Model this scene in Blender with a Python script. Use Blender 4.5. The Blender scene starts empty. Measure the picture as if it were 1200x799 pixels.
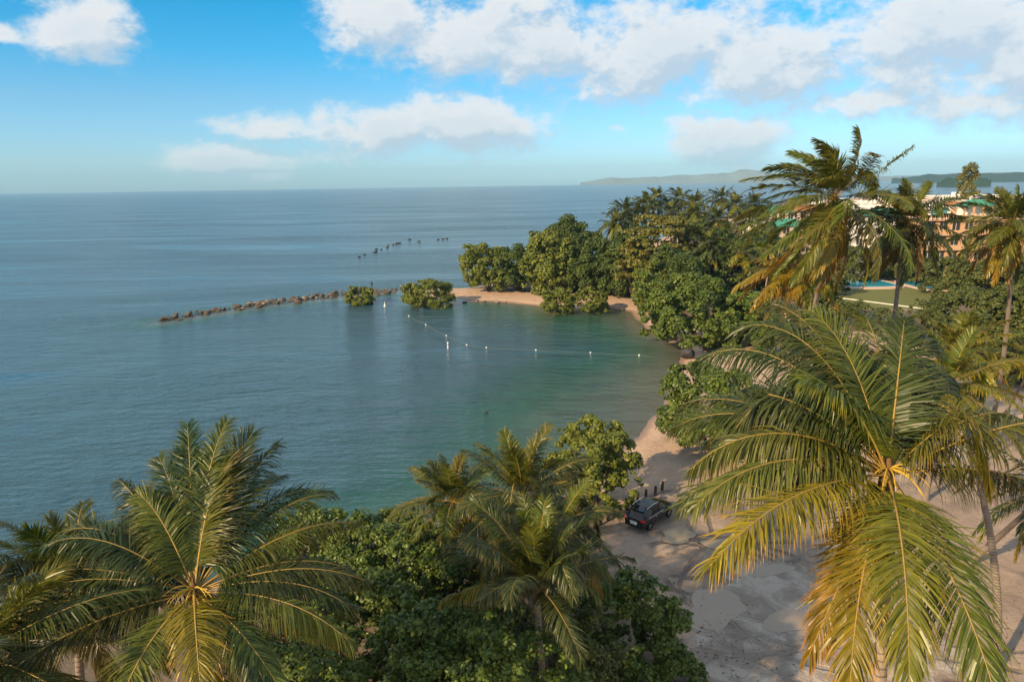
import bpy, math, random
import numpy as np
from mathutils import Vector, Matrix

R = math.radians
scene = bpy.context.scene
col = scene.collection

# ------------------------------------------------------------------ camera
CAM = np.array([0.0, 0.0, 27.0])
F = 800.0                                   # focal length in 1200 px wide picture
PITCH, ROLL = R(12.95), R(0.89)
_f = np.array([0, math.cos(PITCH), -math.sin(PITCH)])
_r0 = np.array([1.0, 0, 0]); _u0 = np.array([0, math.sin(PITCH), math.cos(PITCH)])
_r = _r0 * math.cos(ROLL) - _u0 * math.sin(ROLL)
_u = _u0 * math.cos(ROLL) + _r0 * math.sin(ROLL)
cam_d = bpy.data.cameras.new('camera'); cam = bpy.data.objects.new('camera', cam_d); col.objects.link(cam)
cam_d.lens = 24.0; cam_d.sensor_width = 36.0; cam_d.clip_start = 0.2; cam_d.clip_end = 60000
M = Matrix.Identity(4)
for i in range(3):
    M[i][0] = _r[i]; M[i][1] = _u[i]; M[i][2] = -_f[i]; M[i][3] = CAM[i]
cam.matrix_world = M
scene.camera = cam

def ray(px, py):
    return _f + (px - 600) / F * _r + (400 - py) / F * _u
def at(px, py, depth):
    """survey point: a place seen in the photograph, at a chosen distance"""
    return CAM + ray(px, py) * depth
def gnd(px, py, z=0.0):
    d = ray(px, py); return CAM + d * ((z - CAM[2]) / d[2])

# ------------------------------------------------------------------ sky and sun
SUN_AZ = R(221)            # direction towards the sun, from +x counter-clockwise
SUN_EL = R(25)
sun_dir = Vector((math.cos(SUN_AZ) * math.cos(SUN_EL), math.sin(SUN_AZ) * math.cos(SUN_EL), math.sin(SUN_EL)))
sl = bpy.data.lights.new('sun', 'SUN'); so = bpy.data.objects.new('sun', sl); col.objects.link(so)
sl.energy = 4.8; sl.angle = R(0.9); sl.color = (1.0, 0.74, 0.43)
so.rotation_euler = (-sun_dir).to_track_quat('-Z', 'Y').to_euler()
so.location = (0, 0, 120)
scene.view_settings.view_transform = 'Standard'; scene.view_settings.look = 'None'
scene.view_settings.gamma = 1.0; scene.view_settings.exposure = 0.65
scene.view_settings.use_curve_mapping = False
scene.cycles.use_denoising = True
scene.cycles.max_bounces = 6; scene.cycles.transparent_max_bounces = 12
scene.cycles.diffuse_bounces = 3; scene.cycles.glossy_bounces = 2; scene.cycles.volume_bounces = 0
scene.cycles.caustics_reflective = False; scene.cycles.caustics_refractive = False

class NT:
    """small helper to write node trees"""
    def __init__(s, tree): s.t = tree; s.n = tree.nodes; s.l = tree.links
    def new(s, kind, **kw):
        n = s.n.new(kind)
        for k, v in kw.items(): setattr(n, k, v)
        return n
    def put(s, sock, v):
        if isinstance(v, bpy.types.NodeSocket): s.l.new(v, sock)
        elif v is not None:
            if hasattr(sock, 'default_value') and not isinstance(v, (int, float)) and len(v) == 3 and sock.type == 'RGBA': v = (*v, 1)
            sock.default_value = v
    def math(s, op, a, b=None, c=None, clamp=False):
        n = s.new('ShaderNodeMath', operation=op, use_clamp=clamp)
        for i, v in enumerate((a, b, c)):
            if v is not None: s.put(n.inputs[i], v)
        return n.outputs[0]
    def mix(s, f, a, b, blend='MIX'):
        n = s.new('ShaderNodeMix', data_type='RGBA', blend_type=blend)
        s.put(n.inputs[0], f); s.put(n.inputs[6], a); s.put(n.inputs[7], b)
        return n.outputs[2]
    def noise(s, vec, scale, detail=3, rough=0.55, dist=0.0, color=False):
        n = s.new('ShaderNodeTexNoise'); n.inputs['Scale'].default_value = scale
        n.inputs['Detail'].default_value = detail; n.inputs['Roughness'].default_value = rough
        n.inputs['Distortion'].default_value = dist
        if vec is not None: s.l.new(vec, n.inputs['Vector'])
        return n.outputs['Color' if color else 'Fac']
    def smooth(s, v, a, b):
        n = s.new('ShaderNodeMapRange', interpolation_type='SMOOTHSTEP')
        s.put(n.inputs[0], v); s.put(n.inputs[1], a); s.put(n.inputs[2], b)
        return n.outputs[0]
    def lin(s, v, a, b, c=0.0, d=1.0):
        n = s.new('ShaderNodeMapRange'); s.put(n.inputs[0], v)
        for i, q in enumerate((a, b, c, d)): s.put(n.inputs[i + 1], q)
        return n.outputs[0]
    def xyz(s, x, y, z):
        n = s.new('ShaderNodeCombineXYZ')
        for i, v in enumerate((x, y, z)): s.put(n.inputs[i], v)
        return n.outputs[0]
    def attr(s, name, out='Fac'):
        n = s.new('ShaderNodeAttribute', attribute_name=name); return n.outputs[out]
    def ramp(s, v, stops):
        n = s.new('ShaderNodeValToRGB'); s.l.new(v, n.inputs[0])
        e = n.color_ramp.elements
        while len(e) < len(stops): e.new(0.5)
        for q, (p, c) in zip(e, stops): q.position = p; q.color = (*c, 1)
        return n.outputs[0]

def az_el(px, py):
    d = ray(px, py); d = d / np.linalg.norm(d)
    return math.atan2(d[0], d[1]), math.asin(d[2])

world = bpy.data.worlds.new('World'); scene.world = world; world.use_nodes = True
W = NT(world.node_tree); W.n.clear()
sky = W.new('ShaderNodeTexSky', sky_type='NISHITA', sun_disc=False)
sky.sun_elevation = SUN_EL; sky.sun_rotation = math.pi / 2 - SUN_AZ
sky.altitude = 20; sky.air_density = 1.0; sky.dust_density = 0.6; sky.ozone_density = 2.0
tc = W.new('ShaderNodeTexCoord'); sep = W.new('ShaderNodeSeparateXYZ'); W.l.new(tc.outputs['Generated'], sep.inputs[0])
AZ = W.math('ARCTAN2', sep.outputs[0], sep.outputs[1]); EL = W.math('ARCSINE', sep.outputs[2])
# cumulus banks: centre, half width, height above and below the centre (degrees of sky)
CLOUDS = []
for px, py, hw, up, dn, wt in [
    (98, 42, 66, 40, 32, 1.0), (5, 40, 24, 18, 12, .8),
    (545, 148, 100, 50, 48, 1.0), (440, 152, 120, 32, 40, .95), (320, 150, 80, 24, 22, .85),
    (265, 190, 105, 26, 20, .85), (310, 207, 70, 14, 12, .6),
    (445, 32, 95, 44, 34, .95), (600, 60, 190, 80, 56, 1.0), (790, 60, 210, 70, 66, 1.0),
    (900, 78, 130, 70, 54, 1.0), (1100, 40, 170, 66, 80, 1.0), (1140, 120, 110, 32, 24, .75), (1010, 118, 120, 34, 30, .7), (1230, 60, 140, 70, 80, 1.0),
    (842, 160, 90, 36, 44, .95), (722, 150, 26, 14, 12, .6), (640, 207, 46, 12, 10, .5), (868, 198, 46, 12, 10, .6)]:
    a0, e0 = az_el(px, py)
    CLOUDS.append((a0, e0, hw / F * 0.93, up / F * 0.96, dn / F * 0.96, wt))
grp = bpy.data.node_groups.new('cloud_field', 'ShaderNodeTree')
grp.interface.new_socket('az', in_out='INPUT', socket_type='NodeSocketFloat')
grp.interface.new_socket('el', in_out='INPUT', socket_type='NodeSocketFloat')
grp.interface.new_socket('f', in_out='OUTPUT', socket_type='NodeSocketFloat')
G = NT(grp); gi = G.new('NodeGroupInput'); go = G.new('NodeGroupOutput')
v = G.xyz(gi.outputs[0], G.math('MULTIPLY', gi.outputs[1], 1.5), 0.37)
n1 = G.noise(v, 13.0, 9, 0.6, 0.15); n2 = G.noise(v, 46.0, 6, 0.62)
nn = G.math('ADD', G.math('MULTIPLY', G.math('SUBTRACT', n1, 0.5), 1.9), G.math('MULTIPLY', G.math('SUBTRACT', n2, 0.5), 0.75))
best = None
for a0, e0, hw, up, dn, wt in CLOUDS:
    x = G.math('MULTIPLY', G.math('SUBTRACT', gi.outputs[0], a0), 1 / hw)
    dy = G.math('SUBTRACT', gi.outputs[1], e0)
    y = G.math('MAXIMUM', G.math('MULTIPLY', dy, 1 / up), G.math('MULTIPLY', dy, -1 / dn))
    rr = G.math('SQRT', G.math('ADD', G.math('MULTIPLY', x, x), G.math('MULTIPLY', y, y)))
    f = G.math('SUBTRACT', wt * 1.0, rr)
    best = f if best is None else G.math('SMOOTH_MAX', best, f, 0.12)
# same kind of cumulus over the unseen sky, cover added to whiten the fill
gen = G.math('SUBTRACT', G.math('MULTIPLY', G.noise(G.xyz(gi.outputs[0], G.math('MULTIPLY', gi.outputs[1], 2.2), 4.1), 2.6, 3, 0.5), 5.0), 1.95)
away = G.math('MAXIMUM', G.smooth(gi.outputs[1], 0.25, 0.33), G.smooth(G.math('ABSOLUTE', gi.outputs[0]), 0.72, 0.85))
gen = G.math('SUBTRACT', G.math('MULTIPLY', G.math('ADD', gen, 2.0), away), 2.0)
best = G.math('MAXIMUM', best, gen)
G.l.new(G.math('ADD', best, nn), go.inputs[0])
def field(a, e):
    n = W.new('ShaderNodeGroup'); n.node_tree = grp; W.put(n.inputs[0], a); W.put(n.inputs[1], e); return n.outputs[0]
d0 = field(AZ, EL)
d1 = field(W.math('ADD', AZ, -0.012), W.math('ADD', EL, 0.022))
dens = W.smooth(d0, -0.12, 0.62)
shade = W.math('SUBTRACT', d0, d1)                       # thinner towards the light = lit edge
lit = W.smooth(shade, -0.30, 0.30)
deep = W.smooth(d0, 0.2, 1.1)
ccol = W.mix(lit, (0.54, 0.66, 0.78), (0.94, 0.93, 0.92))
ccol = W.mix(W.math('MULTIPLY', deep, 0.45), ccol, (0.60, 0.70, 0.80))
# clear-sky colour: sky texture, graded towards the deep blue of a polarised tropical sky
hs = W.new('ShaderNodeHueSaturation'); hs.inputs['Saturation'].default_value = 1.0; W.l.new(sky.outputs[0], hs.inputs['Color'])
grade = W.ramp(W.lin(EL, 0.0, 0.5), [(0.0, (0.62, 0.95, 1.38)), (0.08, (0.56, 0.86, 1.20)), (0.22, (0.42, 0.78, 1.04)), (0.34, (0.15, 0.78, 1.06)), (0.50, (0.015, 0.74, 1.02)), (1.0, (0.06, 0.70, 1.0))])
clear = W.mix(1.0, hs.outputs[0], grade, 'MULTIPLY')
cs = W.new('ShaderNodeVectorMath', operation='SCALE'); W.l.new(ccol, cs.inputs[0]); cs.inputs['Scale'].default_value = 5.8
thin = W.math('MULTIPLY', dens, W.lin(EL, 0.0, 0.06, 0.55, 0.94))
skyc = W.mix(thin, clear, cs.outputs[0])
bg = W.new('ShaderNodeBackground'); W.l.new(skyc, bg.inputs[0]); bg.inputs[1].default_value = 0.11
wo = W.new('ShaderNodeOutputWorld'); W.l.new(bg.outputs[0], wo.inputs[0])
world.cycles.sampling_method = 'MANUAL'; world.cycles.sample_map_resolution = 512

# ------------------------------------------------------------------ helpers
def tag(o, label=None, cat=None, group=None, kind=None):
    if label: o['label'] = label
    if cat: o['category'] = cat
    if group: o['group'] = group
    if kind: o['kind'] = kind
    return o
def mesh_np(name, V, faces, mat=None, smooth=False, **attrs):
    """V (n,3); faces: list of int arrays (m,k); attrs: per-vertex float arrays"""
    me = bpy.data.meshes.new(name)
    V = np.asarray(V, dtype=np.float32); me.vertices.add(len(V)); me.vertices.foreach_set('co', V.ravel())
    faces = [np.asarray(f, dtype=np.int32) for f in faces if len(f)]
    loops = np.concatenate([f.ravel() for f in faces])
    sizes = np.concatenate([np.full(len(f), f.shape[1], dtype=np.int32) for f in faces])
    starts = np.concatenate([[0], np.cumsum(sizes)[:-1]]).astype(np.int32)
    me.loops.add(len(loops)); me.loops.foreach_set('vertex_index', loops)
    me.polygons.add(len(sizes)); me.polygons.foreach_set('loop_start', starts); me.polygons.foreach_set('loop_total', sizes)
    me.polygons.foreach_set('use_smooth', np.full(len(sizes), smooth))
    for k, a in attrs.items():
        at_ = me.attributes.new(k, 'FLOAT', 'POINT'); at_.data.foreach_set('value', np.asarray(a, dtype=np.float32))
    me.update(calc_edges=True); me.validate()
    if mat: me.materials.append(mat)
    return me
def obj(name, me, parent=None, loc=(0, 0, 0)):
    o = bpy.data.objects.new(name, me); col.objects.link(o); o.location = loc
    if parent: o.parent = parent
    return o
def thing(name, loc=(0, 0, 0), rz=0.0):
    o = bpy.data.objects.new(name, None); col.objects.link(o); o.location = loc; o.rotation_euler = (0, 0, rz)
    o.empty_display_size = 0.3
    return o
class MB:
    """collects simple solids into one mesh"""
    def __init__(s): s.v = []; s.f = []
    def add(s, vs, fs):
        k = len(s.v); s.v += [tuple(p) for p in vs]; s.f += [tuple(i + k for i in q) for q in fs]; return s
    def box(s, x0, x1, y0, y1, z0, z1):
        return s.add([(x, y, z) for z in (z0, z1) for y in (y0, y1) for x in (x0, x1)],
                     [(0, 2, 3, 1), (4, 5, 7, 6), (0, 1, 5, 4), (2, 6, 7, 3), (0, 4, 6, 2), (1, 3, 7, 5)])
    def tube(s, pts, rad, n=8, cap=True):
        pts = [Vector(p) for p in pts]; k = len(s.v); prev = None
        for i, p in enumerate(pts):
            t = (pts[min(i + 1, len(pts) - 1)] - pts[max(i - 1, 0)]).normalized()
            a = t.orthogonal().normalized() if prev is None else (prev - t * prev.dot(t)).normalized()
            prev = a; b = t.cross(a); r = rad[i] if hasattr(rad, '__len__') else rad
            for j in range(n):
                q = 2 * math.pi * j / n; s.v.append(tuple(p + (a * math.cos(q) + b * math.sin(q)) * r))
        for i in range(len(pts) - 1):
            for j in range(n):
                s.f.append((k + i * n + j, k + i * n + (j + 1) % n, k + (i + 1) * n + (j + 1) % n, k + (i + 1) * n + j))
        if cap:
            s.f.append(tuple(k + j for j in reversed(range(n)))); m = k + (len(pts) - 1) * n
            s.f.append(tuple(m + j for j in range(n)))
        return s
    def lathe(s, prof, n=16, axis='z', c=(0, 0, 0)):
        k = len(s.v)
        for (r, h) in prof:
            for j in range(n):
                q = 2 * math.pi * j / n; a, b = r * math.cos(q), r * math.sin(q)
                p = {'z': (a, b, h), 'y': (a, h, b), 'x': (h, a, b)}[axis]
                s.v.append((p[0] + c[0], p[1] + c[1], p[2] + c[2]))
        for i in range(len(prof) - 1):
            for j in range(n):
                s.f.append((k + i * n + j, k + i * n + (j + 1) % n, k + (i + 1) * n + (j + 1) % n, k + (i + 1) * n + j))
        return s
    def mesh(s, name, mat, smooth=False):
        me = bpy.data.meshes.new(name); me.from_pydata(s.v, [], s.f); me.materials.append(mat)
        if smooth: me.polygons.foreach_set('use_smooth', [True] * len(me.polygons))
        return me
    def build(s, name, mat, parent=None, loc=(0, 0, 0), smooth=False):
        return obj(name, s.mesh(name, mat, smooth), parent, loc)

# ------------------------------------------------------------------ materials
def new_mat(name):
    m = bpy.data.materials.new(name); m.use_nodes = True; N = NT(m.node_tree); N.n.clear()
    return m, N, N.new('ShaderNodeOutputMaterial')
def plain(name, c, rough=0.6, spec=0.4, metal=0.0, var=0.15, scale=2.0, bump=0.0, bscale=20.0, coat=0.0, emit=None):
    m, N, out = new_mat(name); p = N.new('ShaderNodeBsdfPrincipled')
    tcn = N.new('ShaderNodeTexCoord').outputs['Object']
    nz = N.noise(tcn, scale, 4)
    N.put(p.inputs['Base Color'], N.mix(nz, tuple(q * (1 - var) for q in c), tuple(min(1, q * (1 + var)) for q in c)))
    p.inputs['Roughness'].default_value = rough; p.inputs['Metallic'].default_value = metal
    p.inputs['Specular IOR Level'].default_value = spec; p.inputs['Coat Weight'].default_value = coat
    if bump:
        b = N.new('ShaderNodeBump'); b.inputs['Strength'].default_value = bump; b.inputs['Distance'].default_value = 0.05
        N.l.new(N.noise(tcn, bscale, 5), b.inputs['Height']); N.l.new(b.outputs[0], p.inputs['Normal'])
    N.l.new(p.outputs[0], out.inputs[0]); return m
def leaf_mat(name, dark, light, trans=0.3, rough=0.42, tint=False, tip=None):
    """green varies leaf by leaf (attribute 'rnd'); tips may be dry (attribute 'tip'); object colour shifts a whole frond"""
    m, N, out = new_mat(name); p = N.new('ShaderNodeBsdfPrincipled')
    c = N.mix(N.attr('rnd'), dark, light)
    if tip: c = N.mix(N.math('MULTIPLY', N.smooth(N.attr('tip'), 0.5, 1.0), 0.75), c, tip)
    if tint:
        oi = N.new('ShaderNodeObjectInfo'); c = N.mix(1.0, c, oi.outputs['Color'], 'MULTIPLY')
    N.put(p.inputs['Base Color'], c); p.inputs['Roughness'].default_value = rough; p.inputs['Specular IOR Level'].default_value = 0.35
    tr = N.new('ShaderNodeBsdfTranslucent'); N.put(tr.inputs[0], N.mix(1.0, c, (1.5, 1.4, 0.6, 1), 'MULTIPLY'))
    mx = N.new('ShaderNodeMixShader'); mx.inputs[0].default_value = trans
    N.l.new(p.outputs[0], mx.inputs[1]); N.l.new(tr.outputs[0], mx.inputs[2]); N.l.new(mx.outputs[0], out.inputs[0]); return m

M_FROND = leaf_mat('palm_leaflet', (0.028, 0.048, 0.012), (0.095, 0.112, 0.026), 0.28, 0.36, True, (0.20, 0.13, 0.035))
M_RIB = plain('palm_midrib', (0.34, 0.22, 0.05), 0.5, 0.4, var=0.25, scale=4)
M_SEAGRAPE = leaf_mat('seagrape_leaf', (0.040, 0.074, 0.011), (0.17, 0.215, 0.030), 0.22, 0.40)
M_MANGROVE = leaf_mat('mangrove_leaf', (0.085, 0.112, 0.015), (0.23, 0.25, 0.034), 0.22, 0.5)
M_ISLAND = leaf_mat('island_leaf', (0.034, 0.062, 0.010), (0.115, 0.15, 0.024), 0.22, 0.5)
M_ALMOND = leaf_mat('almond_leaf', (0.075, 0.088, 0.014), (0.24, 0.20, 0.028), 0.22, 0.45)
M_GARDEN = leaf_mat('garden_leaf', (0.040, 0.060, 0.012), (0.14, 0.155, 0.03), 0.2, 0.5)
M_BARK = plain('bark', (0.12, 0.085, 0.06), 0.9, 0.2, var=0.4, scale=5, bump=0.6)
M_COCONUT = plain('coconut_husk', (0.16, 0.17, 0.03), 0.5, 0.4, var=0.3, scale=8)
M_FLOWER = plain('palm_flower_stalk', (0.55, 0.36, 0.05), 0.6, 0.3, var=0.3, scale=8)
M_FIBRE = plain('palm_fibre', (0.16, 0.095, 0.045), 0.95, 0.1, var=0.4, scale=8, bump=0.5)
def trunk_mat():
    m, N, out = new_mat('palm_trunk'); p = N.new('ShaderNodeBsdfPrincipled')
    h = N.attr('along'); tcn = N.new('ShaderNodeTexCoord').outputs['Object']; nz = N.noise(tcn, 3.0, 5, 0.65)
    ring = N.math('FRACT', N.math('ADD', N.math('MULTIPLY', h, 5.2), N.math('MULTIPLY', nz, 0.5)))
    g = N.smooth(ring, 0.0, 0.28)
    c = N.mix(nz, (0.15, 0.115, 0.09), (0.34, 0.28, 0.23)); c = N.mix(N.math('MULTIPLY', N.math('SUBTRACT', 1.0, g), 0.7), c, (0.075, 0.055, 0.045))
    N.put(p.inputs['Base Color'], c); p.inputs['Roughness'].default_value = 0.9
    b = N.new('ShaderNodeBump'); b.inputs['Strength'].default_value = 0.7; b.inputs['Distance'].default_value = 0.04
    N.l.new(N.math('ADD', g, nz), b.inputs['Height']); N.l.new(b.outputs[0], p.inputs['Normal'])
    N.l.new(p.outputs[0], out.inputs[0]); return m
M_TRUNK = trunk_mat()
M_ROCK = plain('breakwater_rock', (0.10, 0.075, 0.058), 0.9, 0.3, var=0.5, scale=1.2, bump=0.8, bscale=4)
M_ROCKD = plain('dark_rock', (0.045, 0.042, 0.045), 0.7, 0.4, var=0.5, scale=1.5, bump=0.8, bscale=4)
M_ROCKP = plain('pale_rock', (0.26, 0.18, 0.13), 0.9, 0.3, var=0.3, scale=1.2, bump=0.7, bscale=4)

# ------------------------------------------------------------------ terrain
shore_bay = [(470, 345), (500, 350), (535, 349), (552, 353), (580, 354), (620, 358), (650, 362), (690, 364), (716, 361), (735, 366),
             (748, 374), (765, 392), (785, 403), (797, 411), (794, 422), (786, 436), (781, 455), (777, 478), (765, 497), (750, 512),
             (738, 521), (728, 536), (712, 556), (680, 575), (640, 590), (580, 600), (500, 606), (440, 614), (390, 620), (330, 642), (250, 684), (150, 722), (0, 746)]
shore_sea = [(1200, 228), (1100, 229), (1000, 232), (930, 237), (880, 244), (820, 262), (760, 285), (700, 306), (650, 320), (612, 330), (575, 334), (545, 338), (520, 339), (495, 337), (470, 339)]
LAND = [tuple(gnd(*p)[:2]) for p in shore_bay] + [(-55, 26), (-75, -10), (-90, -120), (3000, -120), (3000, 1150)] + [tuple(gnd(*p)[:2]) for p in shore_sea]
LAND = np.array(LAND)
def poly_sd(X, Y, poly):
    """signed distance to a polygon, positive inside"""
    d2 = np.full(X.shape, 1e18); inside = np.zeros(X.shape, bool)
    n = len(poly)
    for i in range(n):
        a, b = poly[i], poly[(i + 1) % n]; ex, ey = b[0] - a[0], b[1] - a[1]
        wx, wy = X - a[0], Y - a[1]; t = np.clip((wx * ex + wy * ey) / (ex * ex + ey * ey + 1e-12), 0, 1)
        d2 = np.minimum(d2, (wx - ex * t) ** 2 + (wy - ey * t) ** 2)
        c1 = (a[1] <= Y) != (b[1] <= Y)
        with np.errstate(divide='ignore', invalid='ignore'):
            inside ^= c1 & (X < ex * (Y - a[1]) / (ey if abs(ey) > 1e-12 else 1e-12) + a[0])
    d = np.sqrt(d2); return np.where(inside, d, -d)
def fbm(X, Y, scale, seed, octaves=4):
    """cheap value noise"""
    rs = np.random.RandomState(seed); out = np.zeros(X.shape); amp, tot = 1.0, 0.0
    for o in range(octaves):
        g = rs.rand(64, 64); x = X * scale; y = Y * scale
        xi = np.floor(x).astype(int); yi = np.floor(y).astype(int); fx = x - xi; fy = y - yi
        fx = fx * fx * (3 - 2 * fx); fy = fy * fy * (3 - 2 * fy)
        a = g[xi % 64, yi % 64]; b = g[(xi + 1) % 64, yi % 64]; c = g[xi % 64, (yi + 1) % 64]; d = g[(xi + 1) % 64, (yi + 1) % 64]
        out += amp * ((a * (1 - fx) + b * fx) * (1 - fy) + (c * (1 - fx) + d * fx) * fy - 0.5); tot += amp; amp *= 0.5; scale *= 2.03
    return out / tot
BREAK = [gnd(*p)[:2] for p in [(470, 341), (440, 343), (400, 349), (350, 354), (300, 360), (250, 368), (188, 378)]]
def seg_dist(X, Y, pts):
    d2 = np.full(X.shape, 1e18)
    for a, b in zip(pts[:-1], pts[1:]):
        ex, ey = b[0] - a[0], b[1] - a[1]; wx, wy = X - a[0], Y - a[1]
        t = np.clip((wx * ex + wy * ey) / (ex * ex + ey * ey), 0, 1)
        d2 = np.minimum(d2, (wx - ex * t) ** 2 + (wy - ey * t) ** 2)
    return np.sqrt(d2)
BEACH = gnd(725, 478)[:2]; GREENB = gnd(650, 378)[:2]
def height(X, Y):
    sd = poly_sd(X, Y, LAND) + 1.6 * fbm(X, Y, 0.12, 3) * 2
    land = 1.0 * (1 - np.exp(-np.maximum(sd, 0) / 5.0))
    land = np.where(sd > 22, 1.0, land)
    w = np.clip((sd - 12) / 10, 0, 1); land = land * (1 - w) + 1.0 * w
    sea = -4.5 * (1 - np.exp(-np.maximum(-sd, 0) / (5.0 + 75 * np.exp(-((X - BEACH[0]) ** 2 + (Y - BEACH[1]) ** 2) / 22.0 ** 2) + 30 * np.exp(-((X - GREENB[0]) ** 2 + (Y - GREENB[1]) ** 2 * 2.5) / 32.0 ** 2)))) - 0.05 * np.clip(-sd, 0, 1)
    far = np.clip((-sd - 60) / 200, 0, 1); sea = sea - far * 6
    # the ridge of rubble that carries the breakwater
    rd = seg_dist(X, Y, BREAK); sea = np.maximum(sea, -0.25 - 0.35 * np.maximum(rd - 2.0, 0))
    return np.where(sd > 0, land, sea), sd
def axis(spec):
    """spec: list of (start, end, step, growth)"""
    out = []
    for a, b, st, g in spec:
        x = a
        while x < b: out.append(x); x += st; st *= g
    out.append(spec[-1][1]); return np.array(out)
def both(core, far, first):
    right = []; x = core[-1]; st = first
    while x < far: st *= 1.16; x += st; right.append(x)
    left = []; x = core[0]; st = first
    while x > -far: st *= 1.16; x -= st; left.append(x)
    return np.array(left[::-1] + list(core) + right)
SEA_R = 9500.0
def zone(px_poly, X, Y, soft, z=1.0):
    poly = np.array([gnd(*p, z)[:2] for p in px_poly]) if len(px_poly[0]) == 2 else None
    return np.clip(poly_sd(X, Y, poly) / soft * 0.5 + 0.5, 0, 1)

def grid_mesh(name, xs, ys, zfun, mat, **att):
    X, Y = np.meshgrid(xs, ys); nx, ny = len(xs), len(ys)
    Z = zfun(X, Y)
    i = np.arange(nx * ny).reshape(ny, nx)
    Fq = np.stack([i[:-1, :-1].ravel(), i[:-1, 1:].ravel(), i[1:, 1:].ravel(), i[1:, :-1].ravel()], 1)
    V = np.stack([X.ravel(), Y.ravel(), Z.ravel()], 1)
    return mesh_np(name, V, [Fq], mat, True, **{k: f(X, Y).ravel() for k, f in att.items()})

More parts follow.
